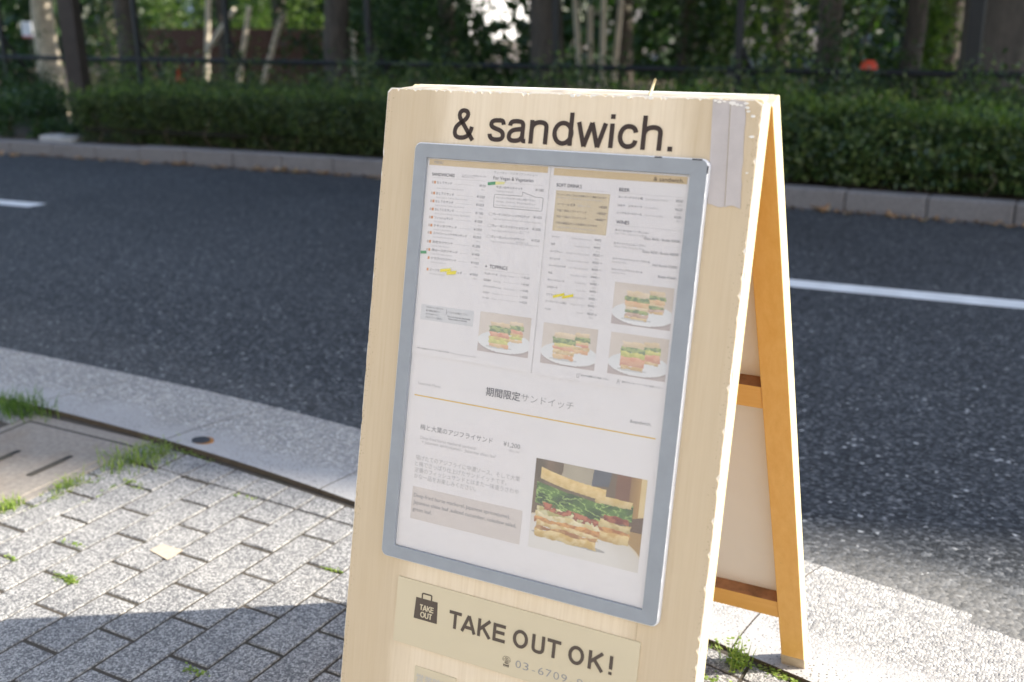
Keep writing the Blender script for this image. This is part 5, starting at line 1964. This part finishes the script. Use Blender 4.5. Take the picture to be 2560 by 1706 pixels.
def cone(px, py, y, s, label):
    p = at_y(px, py, y)
    t = link('traffic_cone', None, label=label, category='cone', loc=(p.x, y, p.z - 0.55 * s))
    mb = MB()
    mb.tube([(0, 0, 0.02), (0, 0, 0.3 * s), (0, 0, 0.66 * s)], [0.17 * s, 0.105 * s, 0.03 * s], 16)
    mb.build('cone_body', MT['red'], t, smooth=True)
    mb = MB()
    mb.box((-0.2 * s, -0.2 * s, 0), (0.2 * s, 0.2 * s, 0.03 * s))
    mb.build('cone_base', MT['black'], t)
    return t


cone(447, 178, 8.9, 0.42, 'small red cone behind the hedge below the red-brown fence')
p = at_y(2172, 168, 8.2)
t = link('red_cap_post', None, label='short dark post with a red domed cap behind the hedge', category='post', loc=(p.x, 8.2, -0.3))
mb = MB()
zc = p.z + 0.3
mb.tube([(0, 0, zc - 0.045), (0, 0, zc + 0.005), (0, 0, zc + 0.045), (0, 0, zc + 0.055)], [0.075, 0.07, 0.052, 0.03], 16)
mb.build('cap', MT['red'], t, smooth=True)
mb = MB()
mb.tube([(0, 0, -0.1), (0, 0, zc - 0.03)], 0.045, 12)
mb.build('shaft', MT['black'], t, smooth=True)

# pale building far behind the park
def block(name, label, x0, x1, y0, y1, z0, z1, wall, nwx, nwz, face='-y', cat='building', ww=0.5, wh=0.55):
    t = link(name, None, label=label, category=cat, loc=((x0 + x1) / 2, (y0 + y1) / 2, z0))
    o = Vector(t.location)
    mb = MB()
    mb.box(Vector((x0, y0, z0)) - o, Vector((x1, y1, z1)) - o)
    mb.build('wall', MT[wall], t)
    mb = MB()
    mb.box(Vector((x0 - 0.2, y0 - 0.2, z1)) - o, Vector((x1 + 0.2, y1 + 0.2, z1 + 0.25)) - o)
    mb.build('roof', MT['roof'], t)
    dx = (x1 - x0) / nwx
    dz = (z1 - z0) / nwz
    fm = gm = None
    for i in range(nwx):
        for j in range(nwz):
            cx, cz = x0 + dx * (i + 0.5) - o.x, z0 + dz * (j + 0.55) - o.z
            yy = (y0 if face == '-y' else y1) - o.y
            s = -1 if face == '-y' else 1
            if fm is None:
                m1 = MB()
                a, b_ = dx * ww / 2, dz * wh / 2
                for q in (((-a - 0.06, -b_ - 0.06), (a + 0.06, -b_)), ((-a - 0.06, b_), (a + 0.06, b_ + 0.06)), ((-a - 0.06, -b_), (-a, b_)), ((a, -b_), (a + 0.06, b_))):
                    m1.box((q[0][0], -0.04, q[0][1]), (q[1][0], 0.04, q[1][1]))
                fm = m1.mesh('window', MT['frame_edge'])
                m1 = MB()
                m1.box((-a, -0.012, -b_), (a, 0.012, b_))
                gm = m1.mesh('pane', MT['glass'])
            w_ = link('window', fm, t)
            w_.location = (cx, yy + s * 0.03, cz)
            g_ = link('pane', gm, w_)
    return t


block('pale_house', 'pale two storey house far behind the park trees', -44, -24, 38, 46, -1.0, 5.2, 'white_wall', 6, 2)
block('pale_house', 'pale low house far behind the right trunks', -6, 9, 31, 38, -1.0, 4.6, 'white_wall', 4, 2)
# a far mass of woodland closing the view
n = 60000
X = RNG.uniform(-70, 40, n)
Y = RNG.uniform(24, 30, n)
Z = -1.0 + RNG.random(n) ** 1.3 * 4.5
k = vnoise(np.stack([X, Y, Z], 1), 0.35, 5) > -0.15
P = np.stack([X, Y, Z], 1)[k]
link('far_woodland', leaf_mesh('far_woodland', P, RNG.normal(size=(len(P), 3)), np.full(len(P), 0.46), MT['crown'], 0.6, 0.9), label='far dim undergrowth closing the view through the park', category='woodland', kind='stuff')

# ------------------------------------------------------------------ buildings that light and shade the place, out of view
block('bounce_building', 'cream shop front facing the sidewalk behind the viewpoint', -14, 12, -9.5, -3.3, -0.05, 7.0, 'bounce_wall', 7, 2, '+y', ww=0.35, wh=0.4)  # unseen, added so its sunlit face brightens the shaded sign
sd = Vector((SUN_DIR.x, SUN_DIR.y)).normalized()
pd = Vector((-sd.y, sd.x))
c0 = Vector((-0.60, 0.755)) + sd * 26.0
t = link('tall_building', None, label='tall grey apartment building up the road whose shadow falls across the road', category='building', loc=(c0.x, c0.y, -1.0))
t.rotation_euler = (0, 0, math.atan2(pd.y, pd.x))
mb = MB()
mb.box((0, -12, 0), (9.6, 0, 31))
mb.build('wall', MT['grey_wall'], t)
mb = MB()
mb.box((-0.0, -12, 31), (9.6, 0, 31.6))
mb.build('roof', MT['roof'], t)
m1 = MB()
m1.box((-0.8, -0.03, -0.75), (0.8, 0.03, 0.75))
wm = m1.mesh('window', MT['glass'])
for i in range(3):
    for j in range(9):
        w_ = link('window', wm, t)
        w_.location = (1.6 + 3.2 * i, 0.0, 3 + 3.2 * j)
